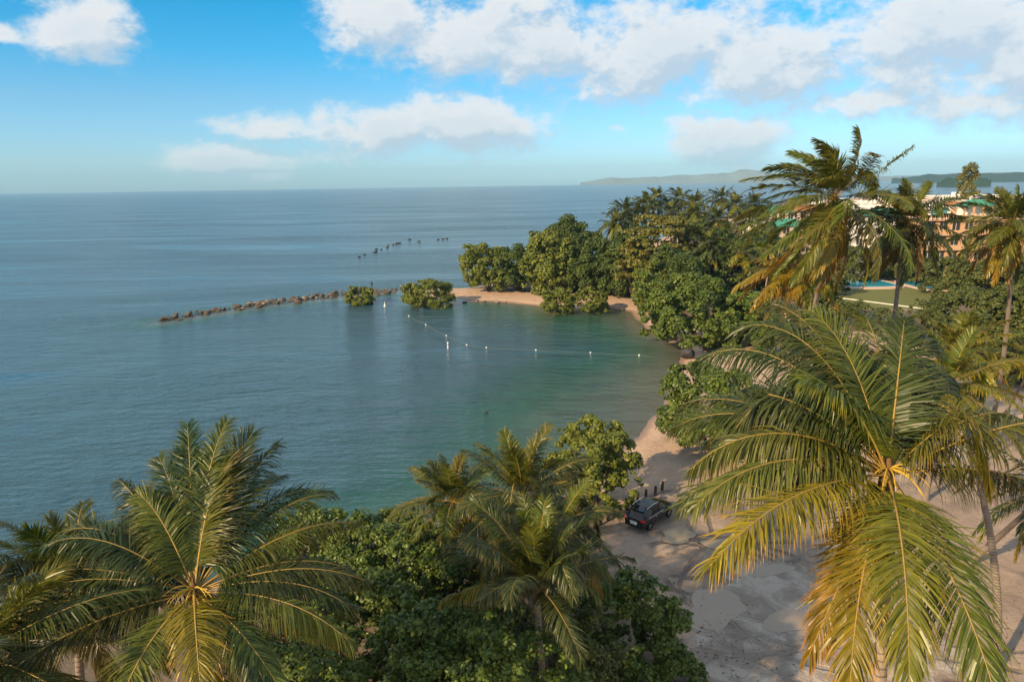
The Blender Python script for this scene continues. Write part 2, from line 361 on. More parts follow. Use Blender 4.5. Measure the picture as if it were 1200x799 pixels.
LOT_PX = [(700, 612), (735, 575), (800, 560), (900, 560), (1000, 545), (1100, 520), (1200, 500), (1320, 560), (1320, 900), (780, 900), (815, 800), (800, 720), (740, 680)]
MUD_PX = [(820, 690), (880, 655), (1010, 640), (1100, 700), (1150, 830), (900, 900), (780, 880), (800, 770)]
GRASS_PX = [(960, 336), (1090, 338), (1115, 350), (1100, 364), (960, 362)]
BUSH_LITTER_PX = [(0, 760), (330, 650), (450, 622), (600, 608), (690, 590), (715, 610), (715, 660), (790, 740), (810, 800), (780, 1000), (0, 1000)]  # dark soil and leaf litter under the near bushes
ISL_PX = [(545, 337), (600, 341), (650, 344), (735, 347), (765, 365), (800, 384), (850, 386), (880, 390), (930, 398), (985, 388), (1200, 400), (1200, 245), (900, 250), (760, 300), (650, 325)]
def ground_mat():
    m, N, out = new_mat('ground_sand'); p = N.new('ShaderNodeBsdfPrincipled')
    geo = N.new('ShaderNodeNewGeometry'); pos = geo.outputs['Position']; sp = N.new('ShaderNodeSeparateXYZ'); N.l.new(pos, sp.inputs[0])
    big = N.noise(pos, 0.12, 4, 0.6); mid = N.noise(pos, 0.55, 6, 0.62, 0.4); fine = N.noise(pos, 4.0, 6, 0.7)
    sand = N.mix(mid, (0.40, 0.26, 0.17), (0.60, 0.42, 0.295)); sand = N.mix(N.math('MULTIPLY', fine, 0.4), sand, (0.36, 0.24, 0.17))
    # drift line of dry weed along the beach
    weed = N.math('MULTIPLY', N.smooth(N.math('ABSOLUTE', N.math('SUBTRACT', N.math('ADD', sp.outputs[2], N.math('MULTIPLY', mid, 0.35)), 0.66)), 0.07, 0.0), N.smooth(fine, 0.45, 0.62))
    sand = N.mix(N.math('MULTIPLY', weed, 0.6), sand, (0.13, 0.085, 0.06))
    # wheel-worn earth of the parking ground
    lotc = N.mix(N.smooth(mid, 0.3, 0.7), (0.21, 0.155, 0.115), (0.39, 0.29, 0.215))
    lotc = N.mix(N.math('MULTIPLY', N.smooth(fine, 0.52, 0.75), 0.45), lotc, (0.14, 0.105, 0.08))
    lotc = N.mix(N.math('MULTIPLY', N.smooth(big, 0.42, 0.62), 0.5), lotc, (0.40, 0.285, 0.215))
    # tyre tracks: arcs of known centre and radius
    trk = None
    wob = N.math('MULTIPLY', N.math('SUBTRACT', N.noise(pos, 0.3, 3), 0.5), 1.4)
    for cx, cy, rad in TRACKS:
        dx = N.math('SUBTRACT', sp.outputs[0], cx); dy = N.math('SUBTRACT', sp.outputs[1], cy)
        dd = N.math('ADD', N.math('SQRT', N.math('ADD', N.math('MULTIPLY', dx, dx), N.math('MULTIPLY', dy, dy))), wob)
        for off in (0.0, 1.55):
            t = N.smooth(N.math('ABSOLUTE', N.math('SUBTRACT', dd, rad + off)), 0.26, 0.10)
            trk = t if trk is None else N.math('MAXIMUM', trk, t)
    trk = N.math('MULTIPLY', trk, N.smooth(N.noise(pos, 0.22, 3), 0.40, 0.56))
    lotc = N.mix(N.math('MULTIPLY', trk, 0.75), lotc, (0.115, 0.085, 0.068))
    mud = N.mix(N.smooth(N.noise(pos, 0.35, 6, 0.6, 1.2), 0.40, 0.60), (0.26, 0.20, 0.155), (0.46, 0.385, 0.315))
    crack = N.smooth(N.math('ABSOLUTE', N.math('SUBTRACT', N.noise(pos, 0.5, 4, 0.6, 1.0), 0.5)), 0.018, 0.0)
    mud = N.mix(N.math('MULTIPLY', crack, 0.5), mud, (0.16, 0.125, 0.10))
    edge = N.math('MULTIPLY', N.math('SUBTRACT', mid, 0.5), 0.9)
    fl = N.smooth(N.math('ADD', N.attr('lot'), edge), 0.4, 0.65); fm = N.smooth(N.math('ADD', N.attr('mud'), edge), 0.46, 0.56)
    c = N.mix(fl, sand, lotc); c = N.mix(N.math('MULTIPLY', fm, 0.85), c, N.mix(N.math('MULTIPLY', trk, 0.28), mud, (0.19, 0.145, 0.11)))
    grass = N.mix(mid, (0.085, 0.10, 0.018), (0.17, 0.165, 0.035)); c = N.mix(N.smooth(N.math('ADD', N.attr('grass'), edge), 0.4, 0.6), c, grass)
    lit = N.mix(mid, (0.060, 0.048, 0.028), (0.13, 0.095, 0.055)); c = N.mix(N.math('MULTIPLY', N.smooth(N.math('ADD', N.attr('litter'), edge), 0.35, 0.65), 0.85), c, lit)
    # wet sand at the waterline, sea grass on the bed
    wet = N.smooth(sp.outputs[2], 0.30, 0.04); c = N.mix(wet, c, N.mix(1.0, c, (0.60, 0.57, 0.55), 'MULTIPLY'))
    weedbed = N.math('MULTIPLY', N.smooth(N.noise(pos, 0.11, 4, 0.6), 0.45, 0.58), N.smooth(sp.outputs[2], -0.35, -0.9)); c = N.mix(N.math('MULTIPLY', weedbed, 0.8), c, (0.04, 0.075, 0.045))
    N.put(p.inputs['Base Color'], c); N.put(p.inputs['Roughness'], N.math('SUBTRACT', 0.92, N.math('ADD', N.math('MULTIPLY', wet, 0.45), N.math('MULTIPLY', fm, 0.25))))
    b = N.new('ShaderNodeBump'); b.inputs['Strength'].default_value = 0.7; b.inputs['Distance'].default_value = 0.32
    hgt = N.math('SUBTRACT', N.math('ADD', mid, N.math('MULTIPLY', fine, 0.3)), N.math('MULTIPLY', N.math('MULTIPLY', trk, fl), 0.5))
    N.l.new(hgt, b.inputs['Height']); N.l.new(b.outputs[0], p.inputs['Normal'])
    N.l.new(p.outputs[0], out.inputs[0]); return m
def lp(px, py): q = gnd(px, py, 1.0); return q[0], q[1]
TRACKS = []
for px, py, rad in [(840, 690, 5.0), (900, 640, 9.5), (960, 700, 7.0), (820, 760, 12.0), (760, 560, 16.0), (1050, 620, 14.0)]:
    x_, y_ = lp(px, py); TRACKS.append((x_, y_, rad))
core_x = axis([(-75, -20, 1.5, 1), (-20, 62, 0.8, 1), (62, 200, 2.2, 1)])
core_y = axis([(22, 112, 0.8, 1), (112, 215, 1.5, 1), (215, 420, 5, 1)])
gx = both(core_x, SEA_R, 3.0); gy = both(core_y, SEA_R, 5.0)
gme = grid_mesh('ground', gx, gy, lambda X, Y: height(X, Y)[0], ground_mat(),
                lot=lambda X, Y: zone(LOT_PX, X, Y, 5.0), mud=lambda X, Y: zone(MUD_PX, X, Y, 5.0), grass=lambda X, Y: zone(GRASS_PX, X, Y, 6.0),
                litter=lambda X, Y: np.maximum.reduce([zone(BUSH_LITTER_PX, X, Y, 4.0), np.minimum(zone(ISL_PX, X, Y, 3.0), 1 - zone(GRASS_PX, X, Y, 3.0))]))
tag(obj('ground', gme), kind='structure')

def sea_mat():
    m, N, out = new_mat('sea_water')
    pos = N.new('ShaderNodeNewGeometry').outputs['Position']
    mp = N.new('ShaderNodeMapping'); N.l.new(pos, mp.inputs[0]); mp.inputs['Rotation'].default_value = (0, 0, R(12)); mp.inputs['Scale'].default_value = (0.45, 1.0, 1.0)
    wv = mp.outputs[0]
    depth = N.attr('depth')
    patch = N.noise(pos, 0.018, 4, 0.6)
    mp2 = N.new('ShaderNodeMapping'); N.l.new(pos, mp2.inputs[0]); mp2.inputs['Rotation'].default_value = (0, 0, R(8)); mp2.inputs['Scale'].default_value = (0.35, 1.6, 1.0)
    streak = N.noise(mp2.outputs[0], 0.014, 6, 0.66, 0.6)
    body = N.ramp(N.lin(N.math('ADD', depth, N.math('MULTIPLY', N.math('SUBTRACT', patch, 0.5), 1.6)), 0.0, 5.0),
                  [(0.0, (0.22, 0.26, 0.19)), (0.10, (0.10, 0.17, 0.125)), (0.24, (0.024, 0.105, 0.066)), (0.40, (0.021, 0.080, 0.074)), (0.62, (0.030, 0.078, 0.096)), (1.0, (0.030, 0.076, 0.102))])
    a = N.math('SUBTRACT', 1.0, N.math('EXPONENT', N.math('MULTIPLY', depth, -1.1)))
    h = N.math('ADD', N.math('MULTIPLY', N.noise(wv, 0.22, 3, 0.5), 1.0), N.math('ADD', N.math('MULTIPLY', N.noise(wv, 0.9, 3, 0.55), 0.42), N.math('MULTIPLY', N.noise(wv, 3.2, 3, 0.6), 0.14)))
    b = N.new('ShaderNodeBump'); b.inputs['Distance'].default_value = 1.7
    N.put(b.inputs['Strength'], N.lin(streak, 0.36, 0.64, 0.12, 1.0)); N.l.new(h, b.inputs['Height'])
    dif = N.new('ShaderNodeBsdfDiffuse'); N.l.new(body, dif.inputs[0]); N.l.new(b.outputs[0], dif.inputs['Normal'])
    trn = N.new('ShaderNodeBsdfTransparent'); trn.inputs[0].default_value = (0.80, 0.93, 0.90, 1)
    m1 = N.new('ShaderNodeMixShader'); N.l.new(a, m1.inputs[0]); N.l.new(trn.outputs[0], m1.inputs[1]); N.l.new(dif.outputs[0], m1.inputs[2])
    fr = N.new('ShaderNodeFresnel'); fr.inputs[0].default_value = 1.33; N.l.new(b.outputs[0], fr.inputs['Normal'])
    gl = N.new('ShaderNodeBsdfGlossy'); N.put(gl.inputs['Roughness'], N.lin(streak, 0.3, 0.7, 0.07, 0.26)); N.l.new(b.outputs[0], gl.inputs['Normal'])
    gl.inputs[0].default_value = (0.92, 0.95, 0.97, 1)
    m2 = N.new('ShaderNodeMixShader'); N.l.new(N.math('MINIMUM', fr.outputs[0], 0.52), m2.inputs[0]); N.l.new(m1.outputs[0], m2.inputs[1]); N.l.new(gl.outputs[0], m2.inputs[2])
    N.l.new(m2.outputs[0], out.inputs[0]); return m
sx = both(axis([(-140, 70, 2.0, 1), (70, 200, 5, 1)]), SEA_R - 20, 6.0); sy = both(axis([(24, 215, 2.0, 1), (215, 420, 6, 1)]), SEA_R - 20, 7.0)
sme = grid_mesh('sea', sx, sy, lambda X, Y: X * 0, sea_mat(), depth=lambda X, Y: np.maximum(-height(X, Y)[0], 0))
tag(obj('sea', sme), kind='structure')

# ------------------------------------------------------------------ far land
def ridge(name, pts, depth_m, mat, seed, base=-0.5):
    """a closed hill body along a line of crest points (x, y, crest height)"""
    rs = np.random.RandomState(seed); pts = np.array(pts, float)
    s = np.linspace(0, len(pts) - 1, 160); ln = np.stack([np.interp(s, np.arange(len(pts)), pts[:, k]) for k in range(3)], 1)
    ln[:, 2] += fbm(s, s * 0, 1.1, seed, 5) * 0.6 * pts[:, 2].max()
    prof = np.array([(-1, 0), (-.75, .18), (-.5, .45), (-.25, .8), (0, 1), (.25, .8), (.5, .45), (.75, .18), (1, 0)])
    V = []
    for i, p in enumerate(ln):
        n = np.array([p[0], p[1]]); n = n / np.linalg.norm(n)
        for j, (o, h) in enumerate(prof):
            hh = max(0, p[2]) * h * (1 + 0.35 * (rs.rand() - 0.5) * (h < 1))
            V.append((p[0] + n[0] * o * depth_m, p[1] + n[1] * o * depth_m, base + hh))
    k = len(prof); Fq = [(i * k + j, i * k + j + 1, (i + 1) * k + j + 1, (i + 1) * k + j) for i in range(len(ln) - 1) for j in range(k - 1)]
    me = mesh_np(name, V, [np.array(Fq)], mat, True)
    return tag(obj(name, me), kind='structure')
def far_pts(rows, dist):
    out = []
    for px, py in rows:
        d = ray(px, py); d = d / math.hypot(d[0], d[1]) * dist; out.append((d[0], d[1], CAM[2] + d[2]))
    return out
M_HILL = plain('hazed_hill', (0.20, 0.23, 0.21), 0.95, 0.1, var=0.4, scale=0.004)  # paler than forest: part of the distance haze is put into the colour
M_HEAD = plain('mangrove_headland', (0.022, 0.045, 0.022), 0.95, 0.1, var=0.5, scale=0.02, bump=1.0, bscale=0.05)
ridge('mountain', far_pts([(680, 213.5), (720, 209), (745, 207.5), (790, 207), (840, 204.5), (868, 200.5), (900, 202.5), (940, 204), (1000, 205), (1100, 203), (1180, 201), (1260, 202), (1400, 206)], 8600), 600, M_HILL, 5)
ridge('headland', far_pts([(1045, 210.5), (1068, 206.5), (1090, 204.5), (1130, 203.5), (1170, 204), (1210, 203), (1300, 201)], 4300), 330, M_HEAD, 8)
ridge('islet', far_pts([(1098, 213), (1112, 209.5), (1130, 208.5), (1150, 209.5), (1162, 212.5)], 2300), 40, M_HEAD, 9)

# ------------------------------------------------------------------ palms
UP = np.array([0, 0, 1.0])
def unit(v): return v / (np.linalg.norm(v, axis=-1, keepdims=True) + 1e-12)
def frond_geo(rng, L, az, el, droop, wind, n, ll, lw, hang, roll=0.0, loss=0.0, rib=0.032):
    N_ = 18; s = np.linspace(0, 1, N_ + 1)
    d = np.array([math.cos(az) * math.cos(el), math.sin(az) * math.cos(el), math.sin(el)])
    side = np.array([math.sin(az), -math.cos(az), 0]); wind = np.asarray(wind, float); bend = side * rng.normal(0, 0.22); kink = rng.rand() < 0.12; kp = rng.uniform(.45, .7)
    P = [np.zeros(3)]; T = [d]
    for i in range(N_):
        d = d - UP * droop * (0.15 + 1.7 * s[i] ** 1.2) / N_ + (wind * (0.4 + s[i]) + bend * s[i]) / N_ - UP * (1.1 * (1 if kink and abs(s[i] - kp) < 0.04 else 0))
        d = d / np.linalg.norm(d); P.append(P[-1] + d * L / N_); T.append(d)
    P = np.array(P); T = np.array(T)
    S = [np.array([math.sin(az), -math.cos(az), 0.0])]
    for i in range(1, N_ + 1):
        q = S[-1] - T[i] * S[-1].dot(T[i]); S.append(q / np.linalg.norm(q))
    S = np.array(S); Nn = np.cross(S, T)
    ph = (roll * s)[:, None]; S, Nn = S * np.cos(ph) + Nn * np.sin(ph), Nn * np.cos(ph) - S * np.sin(ph)
    # leaflets, both sides
    u = np.concatenate([np.linspace(.17, 1, n), np.linspace(.17, 1, n)]); sg = np.concatenate([np.ones(n), -np.ones(n)])
    u = np.clip(u + rng.normal(0, 0.004, 2 * n), .15, 1)
    keep = rng.rand(2 * n) > loss; u, sg = u[keep], sg[keep]; m = len(u)
    def ip(A): return np.stack([np.interp(u, s, A[:, k]) for k in range(3)], 1)
    B, Tu, Su, Nu = ip(P), unit(ip(T)), unit(ip(S)), unit(ip(Nn))
    al = np.radians(70 - 46 * u ** 1.3 + rng.normal(0, 4, m))[:, None]
    di = (0.30 - 0.18 * u + rng.normal(0, 0.09, m))[:, None]
    D = unit(sg[:, None] * Su * np.sin(al) + Tu * np.cos(al) + Nu * di)
    ln = ll * (np.sin(np.pi * (0.20 + 0.68 * u)) ** 0.8) * (1 + rng.normal(0, 0.06, m))
    wav = np.interp(u, np.linspace(0, 1, 9), rng.normal(0, 0.45, 9)) * np.where(sg > 0, 1, 0.7)
    hg = (hang * np.clip(1 + wav + rng.normal(0, 0.28, m), .1, 3))[:, None]; ln = ln * np.where(rng.rand(m) < .06, rng.uniform(.35, .8, m), 1)
    qs = [0, .3, .65, 1.0]; wd = [.55, 1.0, .72, 0.0]
    pts = [B]; dirs = [D]; cur = B; dd = D
    for a_, b_ in zip(qs[:-1], qs[1:]):
        dd = unit(dd - UP * hg * (b_ - a_) * (0.6 + 1.4 * b_) + np.asarray(wind) * 0.5 * (b_ - a_)); cur = cur + dd * ((b_ - a_) * ln)[:, None]; pts.append(cur); dirs.append(dd)
    w = unit(Tu - D * np.sum(Tu * D, 1, keepdims=True) + Nu * rng.normal(0, 0.25, m)[:, None])
    V = np.zeros((m, 7, 3)); tip = np.zeros((m, 7))
    for k in range(3):
        V[:, 2 * k] = pts[k] - w * lw * wd[k] / 2; V[:, 2 * k + 1] = pts[k] + w * lw * wd[k] / 2; tip[:, 2 * k] = tip[:, 2 * k + 1] = qs[k]
    V[:, 6] = pts[3]; tip[:, 6] = 1
    rnd = np.repeat(np.clip(rng.normal(0.45, 0.22, m), 0, 1)[:, None], 7, 1)
    o = (np.arange(m) * 7)[:, None]
    quads = np.concatenate([o + np.array([0, 1, 3, 2]), o + np.array([2, 3, 5, 4])]); tris = o + np.array([4, 5, 6])
    mesh = mesh_np('frond', V.reshape(-1, 3), [quads, tris], M_FROND, False, tip=(tip * (0.55 + 0.45 * rng.rand(m))[:, None]).ravel(), rnd=rnd.ravel())
    # midrib: flat tapering stalk
    rb = rib * np.interp(s, [0, .06, .2, 1], [2.0, 1.3, 0.9, 0.18]); RV = []
    for i in range(N_ + 1):
        for (a_, b_) in ((-1, .35), (1, .35), (0, -.9)): RV.append(P[i] + S[i] * a_ * rb[i] + Nn[i] * b_ * rb[i])
    RF = [(3 * i + j, 3 * i + (j + 1) % 3, 3 * i + 3 + (j + 1) % 3, 3 * i + 3 + j) for i in range(N_) for j in range(3)]
    ribm = mesh_np('midrib', RV, [np.array(RF)], M_RIB, True)
    return mesh, ribm
def trunk_geo(base, top, bow, r0, r1, seg=44, n=10):
    base, top = np.array(base, float), np.array(top, float); V = []; A = []
    L = np.linalg.norm(top - base)
    for i in range(seg + 1):
        t = i / seg; c = base * (1 - t) + top * t + np.array(bow) * 4 * t * (1 - t)
        r = r1 + (r0 - r1) * (1 - t) ** 1.3 + 0.10 * max(0, 1 - t * L / 1.2) ** 2
        r *= 1 + (0.035 if i % 2 else -0.02)
        for j in range(n):
            q = 2 * math.pi * j / n; V.append(c + np.array([math.cos(q), math.sin(q), 0]) * r); A.append(t * L)
    Fq = [(i * n + j, i * n + (j + 1) % n, (i + 1) * n + (j + 1) % n, (i + 1) * n + j) for i in range(seg) for j in range(n)]
    return mesh_np('trunk', V, [np.array(Fq)], M_TRUNK, True, along=A)
GREEN = (1.0, 1.0, 1.0); LIME = (1.7, 1.5, 0.85); GOLD = (3.2, 2.15, 0.6); RUST = (3.4, 1.75, 0.5); DRY = (1.9, 1.15, 0.75); DEEP = (0.72, 0.85, 0.95); YEL = (2.4, 1.85, 0.7)
def jit(c, rng, a=0.13): return tuple(q * (1 + rng.uniform(-a, a)) for q in c) + (1,)
def palm(crown, base, label, seed, L=4.8, n=26, nl=80, ll=0.85, lw=0.055, bow=(0, 0, 0), r=(0.20, 0.12), wind=(0, 0, 0), hang=1.0,
         fronds=None, old=0.2, tone=GREEN, group=None, nuts=0, ribs=True, hi=80, lo=-35, droop=1.0, gold=GOLD):
    rng = np.random.RandomState(seed); crown = np.array(crown, float); base = np.array(base, float)
    root = thing('coconut_palm', base); tag(root, label, 'palm', group)
    obj('trunk', trunk_geo((0, 0, 0), crown - base, bow, r[0], r[1]), root)
    mb = MB(); mb.lathe([(r[1] * 0.9, -0.9), (r[1] * 1.4, -0.45), (r[1] * 1.25, -0.1), (r[1] * 0.6, 0.2), (0.02, 0.5)], 9)
    mb.build('crown_shaft', M_FIBRE, root, crown - base, True)
    if fronds is None:
        fronds = []
        for k in range(n):
            t = (k + 0.5) / n; az = k * 137.5 + rng.uniform(-14, 14)
            el = hi + (lo - hi) * t ** 0.85 + rng.uniform(-8, 8)
            age = t
            c = LIME if t < 0.15 else (gold if t > 1 - old and rng.rand() < 0.75 else tone)
            fronds.append((az, el, (0.62 + 0.42 * min(1, t * 2.2)) * rng.uniform(.88, 1.08), droop * rng.uniform(0.7, 1.25) * (0.75 + 0.5 * t), rng.uniform(-0.9, 0.9), c, hang * (0.35 + 0.9 * t)))
    for (az, el, ls, dr, rl, c, hg) in fronds:
        fm, rm = frond_geo(rng, L * ls, R(az), R(el), dr, wind, nl, ll * (0.75 + 0.25 * ls), lw, hg, rl, 0.03 + 0.12 * (c in (GOLD, RUST, DRY)))
        f = obj('frond', fm, root, crown - base); f.color = jit(c, rng)
        if c in (GOLD, RUST): f['label'] = 'yellowing frond'
        if ribs: obj('midrib', rm, f)
    for k in range(nuts):
        q = k * 2.4 + rng.rand(); rr = 0.22 + 0.12 * rng.rand(); s_ = 0.11 + 0.03 * rng.rand()
        nb = MB(); nb.lathe([(0.01, -1.15 * s_), (0.6 * s_, -0.95 * s_), (s_, -0.2 * s_), (0.85 * s_, 0.5 * s_), (0.3 * s_, s_), (0.01, 1.05 * s_)], 9)
        nb.build('coconut', M_COCONUT, root, crown - base + np.array([math.cos(q) * rr, math.sin(q) * rr, -0.45 - 0.25 * rng.rand()]), True)
    if nuts:
        for k in range(9):
            q = R(215 + 14 * k + rng.uniform(-8, 8)); e = R(rng.uniform(10, 50)); pts = []; p = np.zeros(3); d = np.array([math.cos(q) * math.cos(e), math.sin(q) * math.cos(e), math.sin(e)])
            for i in range(7): pts.append(tuple(p)); p = p + d * 0.16; d = unit(d - UP * 0.30)
            MB().tube(pts, [0.022, .02, .018, .016, .014, .012, .008], 5).build('flower_stalk', M_FLOWER, root, crown - base + np.array([0, 0, 0.1]), True)
    return root

def base_at(x, y): return np.array([x, y, float(height(np.array([[x]]), np.array([[y]]))[0][0, 0]) - 0.05])
# hero palm on the right
H5 = [(212, 12, 1.16, 0.85, 0.2, GOLD, 1.3), (247, 2, 1.08, 1.3, 0.1, YEL, 0.7), (233, -25, 1.0, 0.8, 0.2, GOLD, 0.7), (263, -6, 1.10, 1.2, -0.1, LIME, 0.7),
      (-8, 34, 1.12, 1.55, -0.3, LIME, 1.8), (188, 34, 0.98, 1.7, 0.5, LIME, 1.6), (168, 46, 1.02, 2.1, 0.6, GREEN, 1.5), (174, 12, 0.95, 1.3, 0.4, GREEN, 1.7),
      (152, 56, 1.08, 2.1, 0.7, DEEP, 1.3), (132, 46, 1.05, 1.5, 0.5, DEEP, 1.0), (112, 42, 1.0, 1.2, 0.3, GREEN, 0.9), (96, 38, 1.0, 1.0, 0.1, DEEP, 0.8), (80, 42, 1.0, 1.1, -0.2, GREEN, 0.8),
      (62, 40, 1.0, 1.2, -0.5, GREEN, 0.9), (44, 38, 1.0, 1.4, -0.5, GREEN, 1.0), (104, 22, 1.0, 0.9, 0.2, GREEN, 1.0), (140, 26, 1.05, 1.1, 0.3, GREEN, 1.2), (72, 20, 1.0, 0.9, -0.2, GREEN, 1.0),
      (24, 26, 1.05, 1.3, -0.3, GREEN, 1.4), (90, 64, 0.8, 1.0, 0.0, LIME, 0.6), (125, 70, 0.78, 1.2, 0.3, LIME, 0.6), (60, 66, 0.75, 1.0, -0.3, GREEN, 0.6), (200, 60, 0.7, 1.2, 0.2, LIME, 0.8),
      (330, 58, 0.7, 1.3, 0.2, LIME, 0.8), (222, -40, 0.85, 0.8, 0.3, RUST, 1.2), (115, 60, 1.0, 1.3, 0.4, GREEN, 0.8), (100, 54, 1.0, 1.2, -0.3, GREEN, 0.8), (72, 56, 1.0, 1.3, -0.4, LIME, 0.8), (140, 64, 1.0, 2.0, 0.6, GREEN, 1.2), (48, 54, 1.0, 1.6, -0.6, GREEN, 1.1), (160, 30, 1.0, 1.4, .5, GREEN, 1.4), (196, 22, 1.0, 1.2, .3, LIME, 1.6), (120, 8, 1.0, .9, 0.3, DEEP, 1.3), (50, 6, 1.0, 1.0, -0.3, DEEP, 1.4), (6, 4, 1.0, 1.1, -0.3, GREEN, 1.6)]
palm(at(1040, 556, 15.0), base_at(7.4, 12.6), 'large coconut palm with yellow lower fronds and flower stalks above the muddy lot', 51, L=5.0, nl=165, ll=1.15, lw=0.037, fronds=H5, nuts=7, r=(0.22, 0.13), bow=(0.5, 0, 0))
# hero palm at the left
H1 = []
for az, el, ls, dr, rl, c, hg in [
    (92, 64, 1.05, 0.7, 0.1, LIME, 0.5), (112, 62, 1.0, 0.9, 0.4, DEEP, 0.6), (128, 56, 1.0, 1.0, 0.6, GREEN, 0.6), (75, 62, 1.0, 0.8, -0.3, DEEP, 0.6), (60, 54, 1.02, 0.9, -0.5, GREEN, 0.7),
    (148, 48, 1.0, 1.1, 0.6, DEEP, 0.8), (40, 40, 1.0, 1.1, -0.4, GREEN, 1.0), (165, 40, 1.0, 1.3, 0.5, GREEN, 1.1), (20, 32, 1.05, 1.1, -0.3, LIME, 1.3), (0, 20, 1.05, 1.0, -0.3, GREEN, 1.5),
    (-18, 12, 1.1, 1.0, -0.2, LIME, 1.5), (-42, 2, 1.0, 0.9, -0.2, GREEN, 1.3), (180, 22, 1.1, 1.0, 0.3, LIME, 1.4), (198, 14, 1.12, 0.95, 0.3, LIME, 1.2), (218, 8, 1.05, 0.9, 0.3, GREEN, 1.0),
    (296, 18, 1.0, 1.3, 0.0, GOLD, 0.8), (318, 5, 1.0, 1.1, -0.1, LIME, 0.9), (268, 8, 1.0, 1.1, 0.1, LIME, 0.9), (100, 40, 1.0, 0.9, 0.1, DEEP, 0.8), (70, 36, 1.0, 0.9, -0.1, DEEP, 0.8), (130, 34, 1.0, 0.9, 0.3, DEEP, 0.8),
    (84, 66, 0.85, 0.9, 0.5, LIME, 0.4), (230, -30, 0.9, 0.6, 0, DRY, 1.2), (310, -30, 0.9, 0.7, 0, DRY, 1.3), (5, -15, 0.95, 0.7, 0, RUST, 1.4), (170, -8, 1.0, 0.8, 0, GREEN, 1.3), (150, 66, .7, 1.2, .8, LIME, .7)]:
    H1.append((az, el, ls, dr, rl, c, hg))
_hr = np.random.RandomState(4)
H1 += [(a + _hr.uniform(6, 14), e + _hr.uniform(-9, 7), l * _hr.uniform(.85, 1.0), d * 1.15, r, DEEP if c != GOLD else GREEN, h * 1.1) for (a, e, l, d, r, c, h) in H1[:14]]
palm(at(228, 694, 20.0), base_at(-9.0, 16.0), 'big coconut palm with broad full crown between the shore and the leafy bushes', 11, L=4.9, nl=150, ll=1.12, lw=0.038, fronds=H1, nuts=5, bow=(-0.4, 0, 0))
palm(at(88, 692, 22.5), base_at(-15.5, 19.5), 'coconut palm with pale sunlit fronds half hidden behind a bigger crown', 12, L=4.3, n=32, nl=120, ll=1.0, lw=.042, hi=82, lo=-20, tone=GREEN, old=0.1)
palm(at(-30, 770, 18.0), base_at(-16.0, 13.5), 'coconut palm with long lower fronds reaching over the left bank', 13, L=4.6, n=24, nl=120, ll=1.0, lw=.042, hi=60, lo=-25, tone=GREEN, old=0.15)
# middle group beside the car
palm(at(628, 684, 27.0), base_at(1.4, 24.0), 'coconut palm with upright fronds rising out of the dark green bushes', 21, L=4.1, n=26, nl=120, ll=.95, lw=.042, hi=86, lo=14, tone=GREEN, droop=0.85, old=0.08)
palm(at(612, 580, 34.0), base_at(0.8, 33.0), 'tall full coconut palm with drooping rusty lower fronds beside the posts', 22, L=4.8, n=36, nl=105, lw=.045, ll=.95, hi=84, lo=-60, tone=GREEN, hang=1.1, gold=RUST)
palm(at(531, 588, 39.0), base_at(-3.2, 37.0), 'small pale coconut palm at the water edge of the bushes', 23, L=4.1, n=32, nl=80, ll=.9, hi=80, lo=-40, tone=LIME, gold=GOLD)
palm(at(655, 612, 31.5), base_at(2.4, 30.5), 'low coconut palm with drooping fronds hanging over the sand by the posts', 24, L=3.5, n=22, nl=75, hi=60, lo=-50, tone=GREEN, gold=RUST, hang=1.2, old=0.35)
# palms behind the hero palm
palm(at(1112, 449, 32.0), base_at(25.6, 31.6), 'yellowish coconut palm on a bowed slender grey trunk over bare sand', 31, L=4.0, n=28, nl=80, ll=0.8, hi=75, lo=-60, tone=YEL, gold=GOLD, bow=(1.0, 0, -0.4), old=0.35, r=(0.22, 0.13))
palm(at(1122, 408, 50.0), base_at(34.0, 52.0), 'coconut palm with golden feathery crown under the taller trunks', 32, L=4.6, n=30, nl=60, lw=0.09, ll=0.85, hi=80, lo=-40, tone=YEL, gold=GOLD, old=0.3)
palm(at(1232, 575, 41.0), base_at(31.4, 42.5), 'short coconut palm with dark hanging fronds and stubby trunk on sand', 33, L=5.0, n=26, nl=56, lw=0.075, hi=65, lo=-50, tone=DEEP, r=(0.26, 0.16))
palm(at(1212, 425, 66.0), base_at(51.0, 68.0), 'coconut palm with yellow green fronds beside the thin leaning trunk', 34, L=4.6, n=28, nl=48, lw=0.08, hi=70, lo=-40, tone=YEL, old=0.3)
palm(at(1186, 262, 54.0), base_at(47.3, 64.0), 'slim tall coconut palm with long bare trunk at the garden side', 35, L=4.7, n=38, nl=64, ll=1.05, lw=0.085, hi=85, lo=-70, wind=(-0.5, 0, 0), tone=LIME, gold=RUST, r=(0.22, 0.15), bow=(0.6, 0, 0), old=0.2)
palm(at(1060, 260, 54.0), base_at(31.6, 55.0), 'tall coconut palm with dark wind blown crown before the pool lawn', 36, L=4.9, n=50, nl=64, ll=1.0, lw=0.085, hi=85, lo=-62, wind=(-0.6, 0, 0), tone=GREEN, gold=DRY, r=(0.22, 0.15), old=0.2)
palm(at(978, 232, 48.0), base_at(24.6, 60.0), 'tallest coconut palm with crown swept by wind and orange dead fronds', 37, L=6.9, n=46, nl=72, ll=1.3, lw=0.09, hi=84, lo=-72, wind=(-1.25, 0, 0.15), tone=LIME, gold=RUST, r=(0.24, 0.16), bow=(0.4, 0, 0), old=0.27, hang=1.0)
